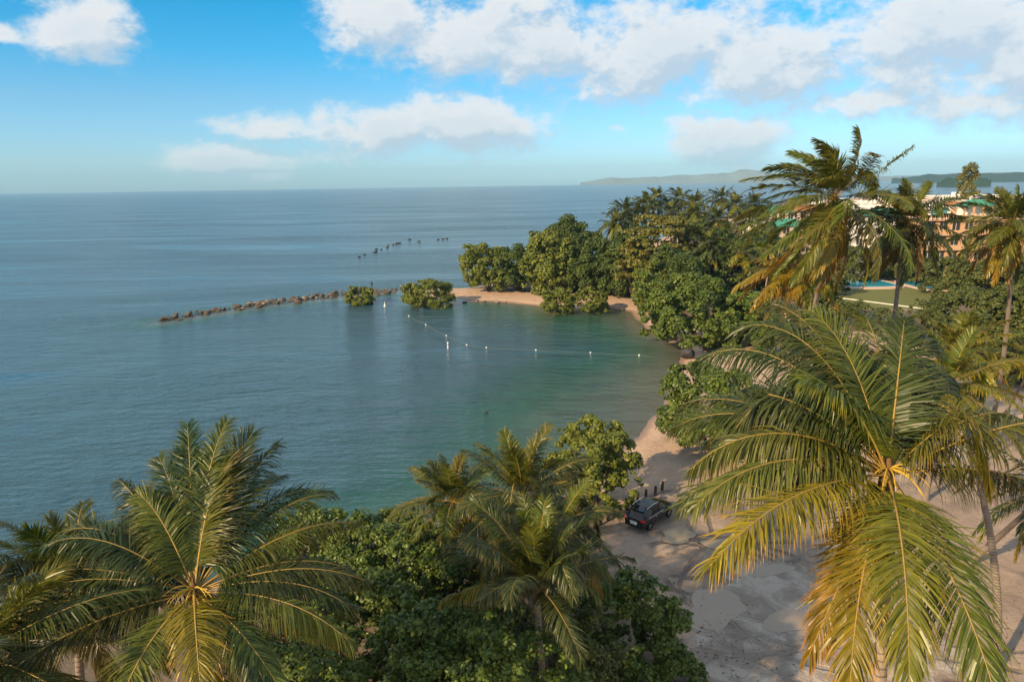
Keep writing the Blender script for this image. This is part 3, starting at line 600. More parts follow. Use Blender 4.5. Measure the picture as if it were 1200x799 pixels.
palm(at(926, 312, 58.0), base_at(24.2, 62.0), 'shorter coconut palm with orange hanging fronds beside the swept crown', 38, L=5.2, n=36, nl=52, ll=0.95, lw=0.1, hi=60, lo=-70, wind=(-0.5, 0, 0), tone=GOLD, gold=RUST, r=(0.2, 0.13), old=0.55, hang=1.2)
palm(at(870, 296, 120.0), base_at(*gnd(872, 352, 1.0)[:2]), 'young coconut palm in the open behind the big rounded shore bush', 39, L=3.9, n=18, nl=22, ll=1.0, lw=0.2, hi=75, lo=-50, tone=LIME, old=0.4, ribs=False)

# island palms: a few crowns built once, copied
ISLAND_PALMS = [(733, 246, 182, 17), (757, 240, 186, 19), (770, 234, 195, 21), (795, 233, 200, 21), (815, 238, 188, 20), (845, 232, 205, 21), (862, 240, 190, 19), (884, 240, 195, 19), (873, 258, 175, 17),
                (800, 268, 165, 15), (831, 287, 150, 12), (812, 250, 178, 18), (840, 258, 172, 17), (893, 262, 160, 16), (850, 276, 156, 14), (786, 250, 185, 18), (722, 262, 178, 16), (905, 285, 150, 12), (822, 262, 184, 17), (748, 252, 190, 18)]
protos = []
for i, (px, py, dep, hgt) in enumerate(ISLAND_PALMS):
    c = at(px, py, dep); x, y = c[0], c[1]
    lab = ('mid green coconut palm rising above the island trees', 'yellowish coconut palm rising above the island trees', 'dark green coconut palm rising above the island trees')[(0, 1, 2, 0, 1)[i % 5]]
    if i < 5:
        rt = palm(c, np.array([x + 1.0, y, 0.95]), lab, 60 + i, L=5.4, n=30, nl=26, ll=1.25, lw=0.20, hi=82, lo=-55, tone=(GREEN, LIME, DEEP, GREEN, LIME)[i], gold=GOLD, ribs=False, wind=(-0.2, 0, 0), group=('green palms on the island', 'yellowish palms on the island', 'dark palms on the island')[(0, 1, 2, 0, 1)[i % 5]], r=(0.22, 0.15), old=0.25)
        protos.append((rt, c - np.array([x + 1.0, y, 0.95])))
    else:
        src, off = protos[i % 5]; rt = src.copy(); col.objects.link(rt); ang = i * 1.3; k = (c[2] - 0.95) / off[2]
        rt.rotation_euler = (0, 0, ang); rt.scale = (1, 1, k); rt.location = (x - (math.cos(ang) * off[0] - math.sin(ang) * off[1]), y - (math.sin(ang) * off[0] + math.cos(ang) * off[1]), 0.95)
        for ch in list(src.children):
            cc = ch.copy(); col.objects.link(cc); cc.parent = rt
            if ch.name.startswith('frond'): cc.scale = (1, 1, 1 / k)

# ------------------------------------------------------------------ broadleaf trees
def crown_geo(rng, lobes, nleaf, size, mat, clump=0.30, nclump=60, updir=0.45, shape='round', lean=0.5):
    """leaf faces on the shells of many clumps that fill the given ellipsoids (cx,cy,cz,rx,ry,rz)"""
    nclump = int(nclump * 2.3); clump = clump * 0.78; nleaf = int(nleaf * 1.35)
    lob = np.array(lobes, float); vol = (lob[:, 3] * lob[:, 4] * lob[:, 5]) ** 0.67; pick = rng.choice(len(lob), nclump, p=vol / vol.sum())
    d = unit(rng.normal(0, 1, (nclump, 3))); d[:, 2] = np.where(d[:, 2] < -0.75, -d[:, 2], d[:, 2])
    rad = rng.uniform(0.5, 1.0, nclump)[:, None] ** 0.5
    C = lob[pick, :3] + d * lob[pick, 3:] * rad
    cr = clump * lob[pick, 3:].mean(1) * rng.uniform(0.45, 1.5, nclump)
    w = cr ** 2; k = rng.choice(nclump, nleaf, p=w / w.sum())
    e = unit(rng.normal(0, 1, (nleaf, 3)) + d[k] * 0.75 + np.array([0, 0, 0.35]))
    P = C[k] + e * (cr[k] * rng.uniform(0.12, 1.25, nleaf) ** 0.7)[:, None] * np.array([1, 1, 0.8 if shape == 'round' else 0.35])
    nrm = unit(e * 0.8 + np.array([0, 0, updir]) + rng.normal(0, 0.45, (nleaf, 3)))
    a = unit(np.cross(nrm, rng.normal(0, 1, (nleaf, 3)))); b = np.cross(nrm, a)
    sz = (size * rng.uniform(0.65, 1.25, nleaf))[:, None]
    V = np.stack([P - a * sz * .5, P - a * sz * .1 + b * sz * .42 - nrm * sz * .12, P + a * sz * .38 + b * sz * .28 - nrm * sz * .1, P + a * sz * .55, P + a * sz * .38 - b * sz * .28 - nrm * sz * .1, P - a * sz * .1 - b * sz * .42 - nrm * sz * .12], 1)
    o = (np.arange(nleaf) * 6)[:, None]
    quads = np.concatenate([o + np.array([0, 3, 2, 1]), o + np.array([0, 5, 4, 3])])
    tone = np.clip(rng.normal(0.42, 0.24, nleaf) + 0.22 * (rng.rand(nclump)[k] - 0.5), 0, 1)
    return mesh_np('crown', V.reshape(-1, 3), [quads], mat, False, rnd=np.repeat(tone, 6))
def limb_geo(rng, lobes, r=0.22, nlimb=6):
    mb = MB(); top = max(l[2] for l in lobes)
    for k in range(nlimb):
        l = lobes[k % len(lobes)]; p0 = np.array([rng.uniform(-.15, .15), rng.uniform(-.15, .15), -0.1]); p3 = np.array(l[:3]) + rng.uniform(-.6, .6, 3) * np.array(l[3:])
        pts = [p0]; 
        for t in (0.2, 0.45, 0.7, 1.0):
            q = p0 * (1 - t) + p3 * t + rng.uniform(-.12, .12, 3) * l[3]; q[2] = p0[2] + (p3[2] - p0[2]) * t ** 0.8; pts.append(q)
        mb.tube(pts, [r, r * .75, r * .55, r * .38, r * .12], 7)
    return mb.mesh('trunk', M_BARK, True)
def lobeset(rng, w, h, n, z0=0.0, d=None):
    """a bushy crown w wide and h high made of n uneven lobes"""
    d = d or w; out = [(0, 0, z0 + h * 0.45, w * .43, d * .43, h * .50)]; n = n + 5
    for k in range(n):
        q = k * 2.4 + rng.uniform(-.5, .5); zz = (.16, .24, .40, .55, .70)[k % 5] + rng.uniform(-.05, .05); rr = rng.uniform(.55, .78) * (1.0 if zz < .5 else .8)
        s = rng.uniform(.13, .21)
        out.append((math.cos(q) * w * .5 * rr, math.sin(q) * d * .5 * rr, z0 + h * zz, w * s, d * s, h * rng.uniform(.22, .32)))
    return out
def tree(name, cat, xy, w, h, label, seed, nleaf, size, mat, nclump=70, lobes=None, nl=9, z0=0.0, group=None, clump=0.30, limbs=6, shape='round', zbase=None, d=None, r=0.2):
    rng = np.random.RandomState(seed); b = base_at(*xy) if zbase is None else np.array([xy[0], xy[1], zbase])
    root = thing(name, b); tag(root, label, cat, group)
    lobes = lobes or lobeset(rng, w, h, nl, z0, d)
    obj('trunk', limb_geo(rng, lobes, r, limbs), root)
    obj('crown', crown_geo(rng, lobes, nleaf, size, mat, clump, nclump, shape=shape), root)
    return root
def ctree(name, cat, px, py_top, py_base, wpx, label, seed, nleaf, size, mat, **kw):
    """tree standing on the ground seen at (px, py_base), its top seen at py_top"""
    g = gnd(px, py_base, 1.0); dep = (g - CAM).dot(_f); t = at(px, py_top, dep)
    return tree(name, cat, g[:2], wpx / F * dep, max(1.0, t[2] - 0.9), label, seed, nleaf, size, mat, **kw)
def dtree(name, cat, px, py_top, dep, w, label, seed, nleaf, size, mat, **kw):
    """tree whose top is seen at (px, py_top) at a known distance"""
    t = at(px, py_top, dep); b = base_at(t[0], t[1])
    return tree(name, cat, t[:2], w, t[2] - b[2], label, seed, nleaf, size, mat, **kw)
SG = ('seagrape_tree', 'tree')
dtree(*SG, 362, 600, 46, 7.5, 'pale topped sea grape bush at the water beside the big palm crown', 101, 11900, 0.23, M_SEAGRAPE, nclump=120, clump=.24)
dtree(*SG, 445, 604, 43, 8.5, 'dense sea grape bush with upright leafy sprigs at the water edge', 102, 15300, 0.21, M_SEAGRAPE, nclump=150, clump=.22)
dtree(*SG, 525, 622, 37, 9.0, 'wide sea grape bush below the small pale palm', 103, 18700, 0.21, M_SEAGRAPE, nclump=170, clump=.21)
dtree(*SG, 420, 676, 33, 8.0, 'dark glossy sea grape bush between the big palm and the upright palm', 104, 17000, 0.2, M_SEAGRAPE, nclump=160, clump=.21)
dtree(*SG, 520, 706, 28, 8.0, 'sea grape bush in front of the upright palm trunk', 105, 20400, 0.18, M_SEAGRAPE, nclump=190, clump=.19)
dtree(*SG, 742, 672, 35, 6.6, 'rounded dark green bush bordering the muddy parking ground', 106, 16150, 0.19, M_SEAGRAPE, nclump=170, clump=.20)
dtree(*SG, 660, 706, 29, 6.6, 'shaded bush with small leaves below the upright palm fronds', 107, 17850, 0.14, M_GARDEN, nclump=180, clump=.19)
dtree(*SG, 350, 728, 27, 6.0, 'low shaded bush under the lower fronds of the big palm', 108, 11900, 0.18, M_SEAGRAPE, nclump=110, clump=.22)
dtree(*SG, 600, 640, 40, 7.5, 'thick bush behind the upright palm near the water', 109, 12750, 0.21, M_ALMOND, nclump=120, clump=.23)
dtree(*SG, 612, 728, 24, 6.0, 'bush with fine leaves at the foot of the bank', 110, 14450, 0.16, M_SEAGRAPE, nclump=150, clump=.20)
dtree('sapling', 'plant', 818, 775, 36, 1.1, 'small leafy sapling standing alone at the edge of the grey mud', 111, 420, 0.2, M_SEAGRAPE, nclump=14, clump=.4, limbs=3, r=.04)
dtree(*SG, 696, 511, 56, 7.8, 'sea grape tree on bare stems standing between the palms and the beach', 112, 16575, 0.24, M_MANGROVE, nclump=110, clump=.22, z0=1.4)
dtree(*SG, 838, 436, 66, 11.2, 'large rounded sea grape tree standing on the beach near the dark boulders', 113, 16150, 0.3, M_SEAGRAPE, nclump=150, clump=.22, z0=0.5)
dtree(*SG, 882, 448, 72, 6.5, 'lower sea grape bush joined to the beach tree with silvery leaves', 117, 5950, 0.3, M_SEAGRAPE, nclump=70, clump=.25)
ctree(*SG, 808, 311, 400, 136, 'broad dome shaped sea grape by the end of the bay', 114, 28500, 0.42, M_SEAGRAPE, nclump=170, clump=.20)
ctree(*SG, 880, 338, 404, 85, 'dark sea grape thicket beside the dome shaped bush', 115, 19500, 0.42, M_SEAGRAPE, nclump=110, clump=.22)
ctree(*SG, 925, 356, 410, 60, 'shadowy shrub behind the sand path', 116, 10500, 0.38, M_GARDEN, nclump=70, clump=.25)
MG = ('mangrove_bush', 'bush')
ctree(*MG, 422, 329, 352, 36, 'small round mangrove at the root of the rock breakwater', 121, 7800, 0.32, M_MANGROVE, nclump=50, zbase=0.0, z0=-.3)
ctree(*MG, 503, 323, 353, 68, 'wide mangrove bush standing in the water off the spit', 122, 15000, 0.34, M_MANGROVE, nclump=90, clump=.25, zbase=0.0, z0=-.3)
ctree(*MG, 654, 332, 362, 46, 'yellow green mangrove bush at the water by the island beach', 123, 10500, 0.32, M_MANGROVE, nclump=70, clump=.25, zbase=0.1, z0=-.2)
ctree(*MG, 692, 329, 362, 42, 'rounder mangrove bush next to the small island beach', 124, 10500, 0.32, M_MANGROVE, nclump=70, clump=.25, zbase=0.1, z0=-.2)
IT = ('island_tree', 'tree')
ctree(*IT, 572, 290, 341, 66, 'outermost island tree over open shaded stems at the sand spit', 131, 15000, 0.46, M_MANGROVE, nclump=80, z0=1.0)
ctree(*IT, 606, 287, 341, 56, 'feathery island tree next to the outermost one', 132, 13500, 0.46, M_ISLAND, nclump=80, z0=.5)
ctree(*IT, 646, 268, 342, 76, 'olive rounded tree on the island behind the mangroves', 133, 19500, 0.5, M_MANGROVE, nclump=110)
ctree(*IT, 690, 270, 343, 76, 'dark green island tree above the small beach', 134, 19500, 0.5, M_ISLAND, nclump=110)
ctree(*IT, 668, 254, 333, 62, 'high feathery dark tree at the sea side of the island', 135, 16500, 0.5, M_ISLAND, nclump=100)
ctree(*IT, 722, 280, 346, 66, 'dark island tree behind the pale blue board', 136, 16500, 0.5, M_ISLAND, nclump=100)
def layered(rng, w, h):
    out = []
    for z, s, k in ((.42, .46, 5), (.6, .5, 6), (.76, .40, 5), (.9, .24, 3)):
        for j in range(k):
            q = j * 6.283 / k + rng.uniform(-.4, .4); rr = s * w * rng.uniform(.4, .95)
            out.append((math.cos(q) * rr, math.sin(q) * rr, h * (z + rng.uniform(-.03, .03)), w * .17, w * .17, h * .05))
    return out
for k, (px, top, base, w_, lab, nlf) in enumerate([(768, 248, 346, 92, 'spreading flat tiered almond tree with yellow green leaf layers', 7000), (745, 272, 356, 56, 'lower tiered almond tree beside the island palms', 4500)]):
    g = gnd(px, base, 1.0); dep = (g - CAM).dot(_f); t = at(px, top, dep)
    tree('almond_tree', 'tree', g[:2], 10, 10, lab, 140 + k, nlf, 0.65, M_ALMOND, nclump=120, lobes=layered(np.random.RandomState(7 + k), w_ / F * dep, t[2] - 1), clump=.55, shape='flat', limbs=10)
ctree(*IT, 790, 286, 362, 66, 'leafy tree below the tiered almond crown', 137, 15000, 0.46, M_ISLAND, nclump=90)
ctree(*IT, 762, 300, 366, 44, 'silvery loose bush beside the dome shaped sea grape', 138, 7500, 0.38, M_MANGROVE, nclump=60)
ctree(*IT, 850, 268, 350, 60, 'dark undergrowth tree among the island palm trunks', 139, 13500, 0.5, M_ISLAND, nclump=90)
ctree(*IT, 820, 262, 340, 64, 'dark tree filling the gap behind the island palms', 151, 13500, 0.53, M_ISLAND, nclump=90)
ctree(*IT, 890, 270, 345, 66, 'dense tree between the island palms and the orange fronds', 152, 13500, 0.53, M_ISLAND, nclump=90)
ctree(*IT, 735, 262, 332, 60, 'dark tree crown under the left island palms', 153, 13500, 0.53, M_ISLAND, nclump=90)
GT = ('garden_tree', 'tree')
gt = [(1118, 300, 345, 80, 'olive tree before the peach building'), (1160, 305, 352, 80, 'garden tree right of the peach building terrace'), (1195, 296, 350, 76, 'garden tree behind the thin bare trunk'), (1135, 338, 382, 96, 'spreading garden tree next to the blue pool'),
      (1185, 340, 395, 90, 'big dark garden tree by the white garden furniture'), (1140, 372, 420, 100, 'shadowy garden tree in front of the lawn corner'), (1195, 385, 450, 90, 'dense tree behind the bare sandy ground'), (955, 300, 345, 70, 'tree behind the orange palm fronds'),
      (1000, 290, 330, 60, 'tree between the pool and the swept palm'), (1040, 288, 326, 60, 'tree screening the pool from the hotel'), (925, 300, 340, 60, 'tree left of the swept palm trunk'), (1075, 300, 332, 50, 'hedge tree at the pool edge before the hotel'), (960, 330, 375, 60, 'dark tree at the lawn edge near the swept palm'), (1240, 310, 400, 100, 'tall tree at the garden boundary')]
for k, (px, top, base, w_, lab) in enumerate(gt):
    ctree(*GT, px, top, base, w_, lab, 160 + k, 10000, 0.48, M_GARDEN, nclump=90, clump=.26)
for k, (px, top, base, w_, lab) in enumerate([(1002, 354, 384, 50, 'low shrub at the foot of the swept palm'), (1040, 360, 388, 56, 'low hedge shrub below the lawn wall'), (1090, 350, 390, 60, 'low hedge shrub at the lawn corner under the golden palm')]):
    ctree('garden_shrub', 'shrub', px, top, base, w_, lab, 190 + k, 3500, 0.3, M_GARDEN, nclump=60, clump=.28, limbs=4, r=.06)
t_ = at(1135, 210, 330); tree('garden_tree', 'tree', t_[:2], 9, t_[2] - 1, 'solitary tall brownish tree rising over the white roofs', 180, 2500, 0.8, M_ALMOND, nclump=60, z0=9)

# ------------------------------------------------------------------ rocks
def rock_mesh(seed, mat):
    import bmesh
    rs = np.random.RandomState(seed); bm = bmesh.new(); bmesh.ops.create_icosphere(bm, subdivisions=2, radius=0.5)
    pl = [unit(rs.normal(0, 1, 3)) for _ in range(9)]; off = rs.uniform(0.24, 0.42, 9)
    for v_ in bm.verts:
        p = np.array(v_.co)
        for n_, o_ in zip(pl, off):
            q = p.dot(n_)
            if q > o_: p = p - n_ * (q - o_) * 0.92
        v_.co = p * (1 + rs.uniform(-.04, .04))
    me = bpy.data.meshes.new('rock'); bm.to_mesh(me); bm.free(); me.materials.append(mat); return me
RK = [rock_mesh(s, M_ROCK) for s in range(5)]; RKP = [rock_mesh(s + 20, M_ROCKP) for s in range(3)]; RKD = [rock_mesh(s + 40, M_ROCKD) for s in range(3)]
rr_ = random.Random(5)
line = [(190, 376), (215, 372), (235, 368), (265, 363), (300, 357), (350, 351), (400, 346), (430, 344), (462, 341)]
cnt = 0
for (a, b) in zip(line[:-1], line[1:]):
    n = max(2, int(abs(b[0] - a[0]) / 3.0 * (1.6 if a[0] < 260 else 2.3)))
    for k in range(n):
        t = (k + rr_.random()) / n; px = a[0] + (b[0] - a[0]) * t; py = a[1] + (b[1] - a[1]) * t + rr_.gauss(0, 1.5 if a[0] < 260 else 2.2)
        g = gnd(px, py, 0.0); s = rr_.choice([0.4, 0.5, 0.7, 0.9, 1.2, 1.9]) * (1.0 if rr_.random() < .85 else 1.3)
        pale = px > 270 and rr_.random() < 0.22
        o = obj('rock', rr_.choice(RKP if pale else RK), None, (g[0], g[1], s * 0.06 + rr_.uniform(-.15, .2)))
        o.scale = (s * rr_.uniform(.8, 1.4), s * rr_.uniform(.7, 1.1), s * rr_.uniform(.6, .9)); o.rotation_euler = (rr_.uniform(-.4, .4), rr_.uniform(-.4, .4), rr_.uniform(0, 6.3))
        tag(o, 'pale tan boulder among the darker rocks of the breakwater' if pale else 'brown boulder in the line of the rock breakwater', 'rock', 'pale breakwater boulders' if pale else 'breakwater boulders')
for px, py, s in [(421, 302, 2.2), (427, 299.5, 1.6), (439, 296.5, 3.0), (441, 293, 2.4), (454, 290.5, 2.2), (455, 288, 1.6), (461, 287.5, 2.2), (466, 286.5, 3.2), (468, 285.8, 2.4), (480, 281.5, 3.2), (491, 284, 2.8), (513, 281.5, 2.0), (519, 281, 2.4), (524, 280.5, 2.2), (447, 293, 1.5)]:
    g = gnd(px, py); o = obj('reef_rock', rr_.choice(RKD), None, (g[0], g[1], 0.15)); s *= .62; o.scale = (s * 1.5, s, s * .8); o.rotation_euler = (0.2, 0.1, rr_.uniform(0, 6))
    tag(o, 'dark reef rock breaking the open sea beyond the breakwater', 'rock', 'far reef rocks')
for px, py, s, lab in [(806, 419, 2.6, 'dark boulder next to the beach tree, nearest the water'), (815, 418, 3.0, 'largest dark boulder in the pile behind the beach tree'), (822, 421, 2.0, 'dark boulder at the sand side of the pile behind the beach tree')]:
    g = gnd(px, py, .6); o = obj('boulder', RKD[px % 3], None, (g[0], g[1], .6 + s * .2)); o.scale = (s, s * .9, s * .8); o.rotation_euler = (.2, .3, px); tag(o, lab, 'rock')
g = gnd(569, 484.5); o = obj('boulder', RKD[1], None, (g[0], g[1], 0.03)); o.scale = (0.8, .55, .45); o.rotation_euler = (0, 0, .4); tag(o, 'single dark rock awash in the middle of the calm bay', 'rock')
for k in range(26):       # loose stones along the spit
    px = rr_.choice([rr_.uniform(436, 466), rr_.uniform(538, 600), rr_.uniform(705, 735)]); py = {0: 340.5, 1: 353.5, 2: 361}[0 if px < 470 else 1 if px < 650 else 2] + rr_.uniform(-1.2, 1.5)
    g = gnd(px, py, .05); s = rr_.uniform(.4, 1.1); o = obj('shore_stone', rr_.choice(RKP + RK), None, (g[0], g[1], .1)); o.scale = (s * 1.5, s, s * .6); o.rotation_euler = (0, 0, rr_.uniform(0, 6))
    tag(o, 'loose stone at the water edge of the sand spit', 'stone', 'stones along the spit')

# ------------------------------------------------------------------ buoys and float line
M_WHITE = plain('white_plastic', (0.80, 0.80, 0.78), 0.4, 0.4, var=0.06)
M_ROPE = plain('wet_rope', (0.10, 0.13, 0.13), 0.8, 0.3)
M_ORANGE = plain('orange_band', (0.6, 0.16, 0.04), 0.5, 0.4)
fl = [(479, 371), (499, 381), (523, 394), (547, 405), (570, 408), (628, 411), (692, 414), (749, 417)]
def float_mesh():
    mb = MB(); mb.lathe([(.02, -.12), (.08, -.11), (.13, -.05), (.14, .04), (.12, .10), (.07, .14), (.02, .15)], 12); return mb.mesh('float', M_WHITE, True)
FM = float_mesh(); rope_pts = []
for k, (px, py) in enumerate(fl):
    g = gnd(px, py, 0.0); o = obj('float_buoy', FM, None, (g[0], g[1], 0.03)); tag(o, 'round white float on the swimming line across the bay', 'buoy', 'floats of the swimming line'); rope_pts.append((g[0], g[1], 0.02))
e_ = gnd(775, 419); rp = []
for a, b in zip(rope_pts, rope_pts[1:] + [(e_[0], e_[1], .02)]):
    for i in range(8):
        t = i / 8; sag = math.sin(t * math.pi) * .25; rp.append((a[0] + (b[0] - a[0]) * t + sag * .3, a[1] + (b[1] - a[1]) * t - sag, 0.012))
tag(MB().tube(rp, 0.03, 5).build('float_rope', M_ROPE), 'thin dark rope carrying the white floats across the bay', 'rope')
def marker(px, py, lab, h, r, cone):
    g = gnd(px, py); rt = thing('marker_buoy', (g[0], g[1], 0)); tag(rt, lab, 'buoy')
    MB().lathe([(.02, -.25), (r, -.2), (r, h * .28), (r * .55, h * .36)] if cone else [(.02, -.3), (r, -.25), (r, h * .5)], 12).build('float', M_WHITE, rt, smooth=False)
    MB().lathe([(r * .56, h * .36), (r * .3, h * .75), (.03, h)] if cone else [(r, h * .62), (r, h * .95), (r * .5, h), (.02, h)], 12).build('top', M_WHITE, rt)
    if not cone: MB().lathe([(r * 1.01, h * .5), (r * 1.01, h * .62)], 12).build('band', M_ORANGE, rt)
marker(525, 409, 'upright white spar buoy with an orange band inside the bay', 1.2, .11, False)
marker(451, 360, 'white cone shaped buoy floating between the two small mangroves', 1.15, .24, True)

# ------------------------------------------------------------------ parking ground: posts, puddles, bin, car
M_POST = plain('weathered_post', (0.085, 0.06, 0.045), 0.9, 0.2, var=0.4, scale=6, bump=0.5)
for k, (px, py, h) in enumerate([(713, 607, 1.0), (720, 603, 1.1), (727, 600, 1.05), (735, 595, 1.2), (741, 589, 1.0), (747, 585, 1.25), (757, 581, 1.1), (768, 578, 1.3), (776, 572, 1.2), (704, 612, 1.0), (690, 645, 1.2), (697, 616, 1.0)]):
    g = gnd(px, py, 1.0); mb = MB(); lean = Vector((rr_.uniform(-.08, .08), rr_.uniform(-.05, .05), 0))
    h *= .5; mb.tube([Vector((0, 0, -.2)), Vector((0, 0, h * .5)) + lean * .5, Vector((0, 0, h * .96)) + lean, Vector((0, 0, h)) + lean], [.13, .12, .115, .09], 9)
    o = mb.build('wooden_post', M_POST, None, (g[0], g[1], 1.0), True); tag(o, 'short dark wooden post in the row beside the parked car', 'post', 'posts along the parking edge')
M_BIN = plain('blue_bin', (0.06, 0.16, 0.36), 0.5, 0.4)
g = gnd(697, 588, 1.0); bn = thing('litter_bin', (g[0], g[1], 1.0)); tag(bn, 'blue round bin standing on sand under the palm fronds', 'bin')
MB().lathe([(.02, 0), (.26, 0), (.30, .2), (.31, .85), (.33, .87), (.33, .92), (.28, .92), (.27, .3), (.02, .28)], 14).build('drum', M_BIN, bn)
MB().lathe([(.315, .55), (.322, .56), (.322, .60), (.315, .61)], 14).build('rim_band', M_BIN, bn)
def puddle_mat():
    m, N, out = new_mat('muddy_puddle'); p = N.new('ShaderNodeBsdfPrincipled'); pos = N.new('ShaderNodeNewGeometry').outputs['Position']
    N.put(p.inputs['Base Color'], N.mix(N.noise(pos, 0.5, 3), (0.30, 0.225, 0.145), (0.40, 0.31, 0.21))); p.inputs['Roughness'].default_value = 0.25; p.inputs['Specular IOR Level'].default_value = 0.25
    b = N.new('ShaderNodeBump'); b.inputs['Strength'].default_value = .08; N.l.new(N.noise(pos, 4.0, 2), b.inputs['Height']); N.l.new(b.outputs[0], p.inputs['Normal'])
    N.l.new(p.outputs[0], out.inputs[0]); return m
M_PUD = puddle_mat()
M_PUDG = plain('grey_puddle', (0.36, 0.285, 0.22), 0.35, 0.25, var=.12, scale=.5)
for k, (px, py, a, b, rot, mt) in enumerate([(795, 628, 1.4, 1.0, .2, M_PUD), (853, 639, 1.6, 1.0, -.2, M_PUD), (838, 712, 2.1, 1.7, .6, M_PUDG), (905, 668, 1.4, .7, .3, M_PUDG), (925, 728, 1.9, .9, .1, M_PUDG), (1170, 476, 3.5, 2.0, .1, M_PUDG), (1118, 530, 2.2, 2.6, .3, M_PUDG)]):
    g = gnd(px, py, 1.0); pr = random.Random(k + 70); ph = [pr.uniform(0, 6.3) for _ in range(4)]; V = []
    for i in range(56):
        q = i / 56 * 6.2832; rr2 = 1 + .16 * math.sin(2 * q + ph[0]) + .10 * math.sin(3 * q + ph[1]) + .06 * math.sin(5 * q + ph[2]) + .035 * math.sin(9 * q + ph[3])
        x, y = a * rr2 * math.cos(q), b * rr2 * math.sin(q); V.append((x * math.cos(rot) - y * math.sin(rot), x * math.sin(rot) + y * math.cos(rot), 0))
    o = MB().add(V, [tuple(range(56))]).build('puddle', mt, None, (g[0], g[1], 1.006 + k * .001)); tag(o, kind='structure')

M_CAR = plain('black_car_paint', (0.004, 0.0045, 0.006), 0.12, 0.4, var=0.1, coat=0.5)
M_GLASS = plain('car_glass', (0.006, 0.009, 0.012), 0.05, 0.5, var=0.05)
M_TYRE = plain('tyre_rubber', (0.02, 0.02, 0.02), 0.85, 0.2)
M_RIM = plain('alloy_rim', (0.55, 0.55, 0.56), 0.3, 0.5, metal=0.9)
M_CHROME = plain('chrome_strip', (0.75, 0.74, 0.72), 0.2, 0.5, metal=1.0)
M_TAIL = plain('red_lamp', (0.55, 0.015, 0.02), 0.2, 0.6)
M_HEADL = plain('clear_lamp', (0.6, 0.62, 0.64), 0.1, 0.7)
M_PLATE = plain('plate_white', (0.75, 0.76, 0.76), 0.4, 0.4)
M_INK = plain('plate_ink', (0.04, 0.06, 0.2), 0.5, 0.4)
M_TRIM = plain('black_trim', (0.012, 0.012, 0.013), 0.6, 0.3)
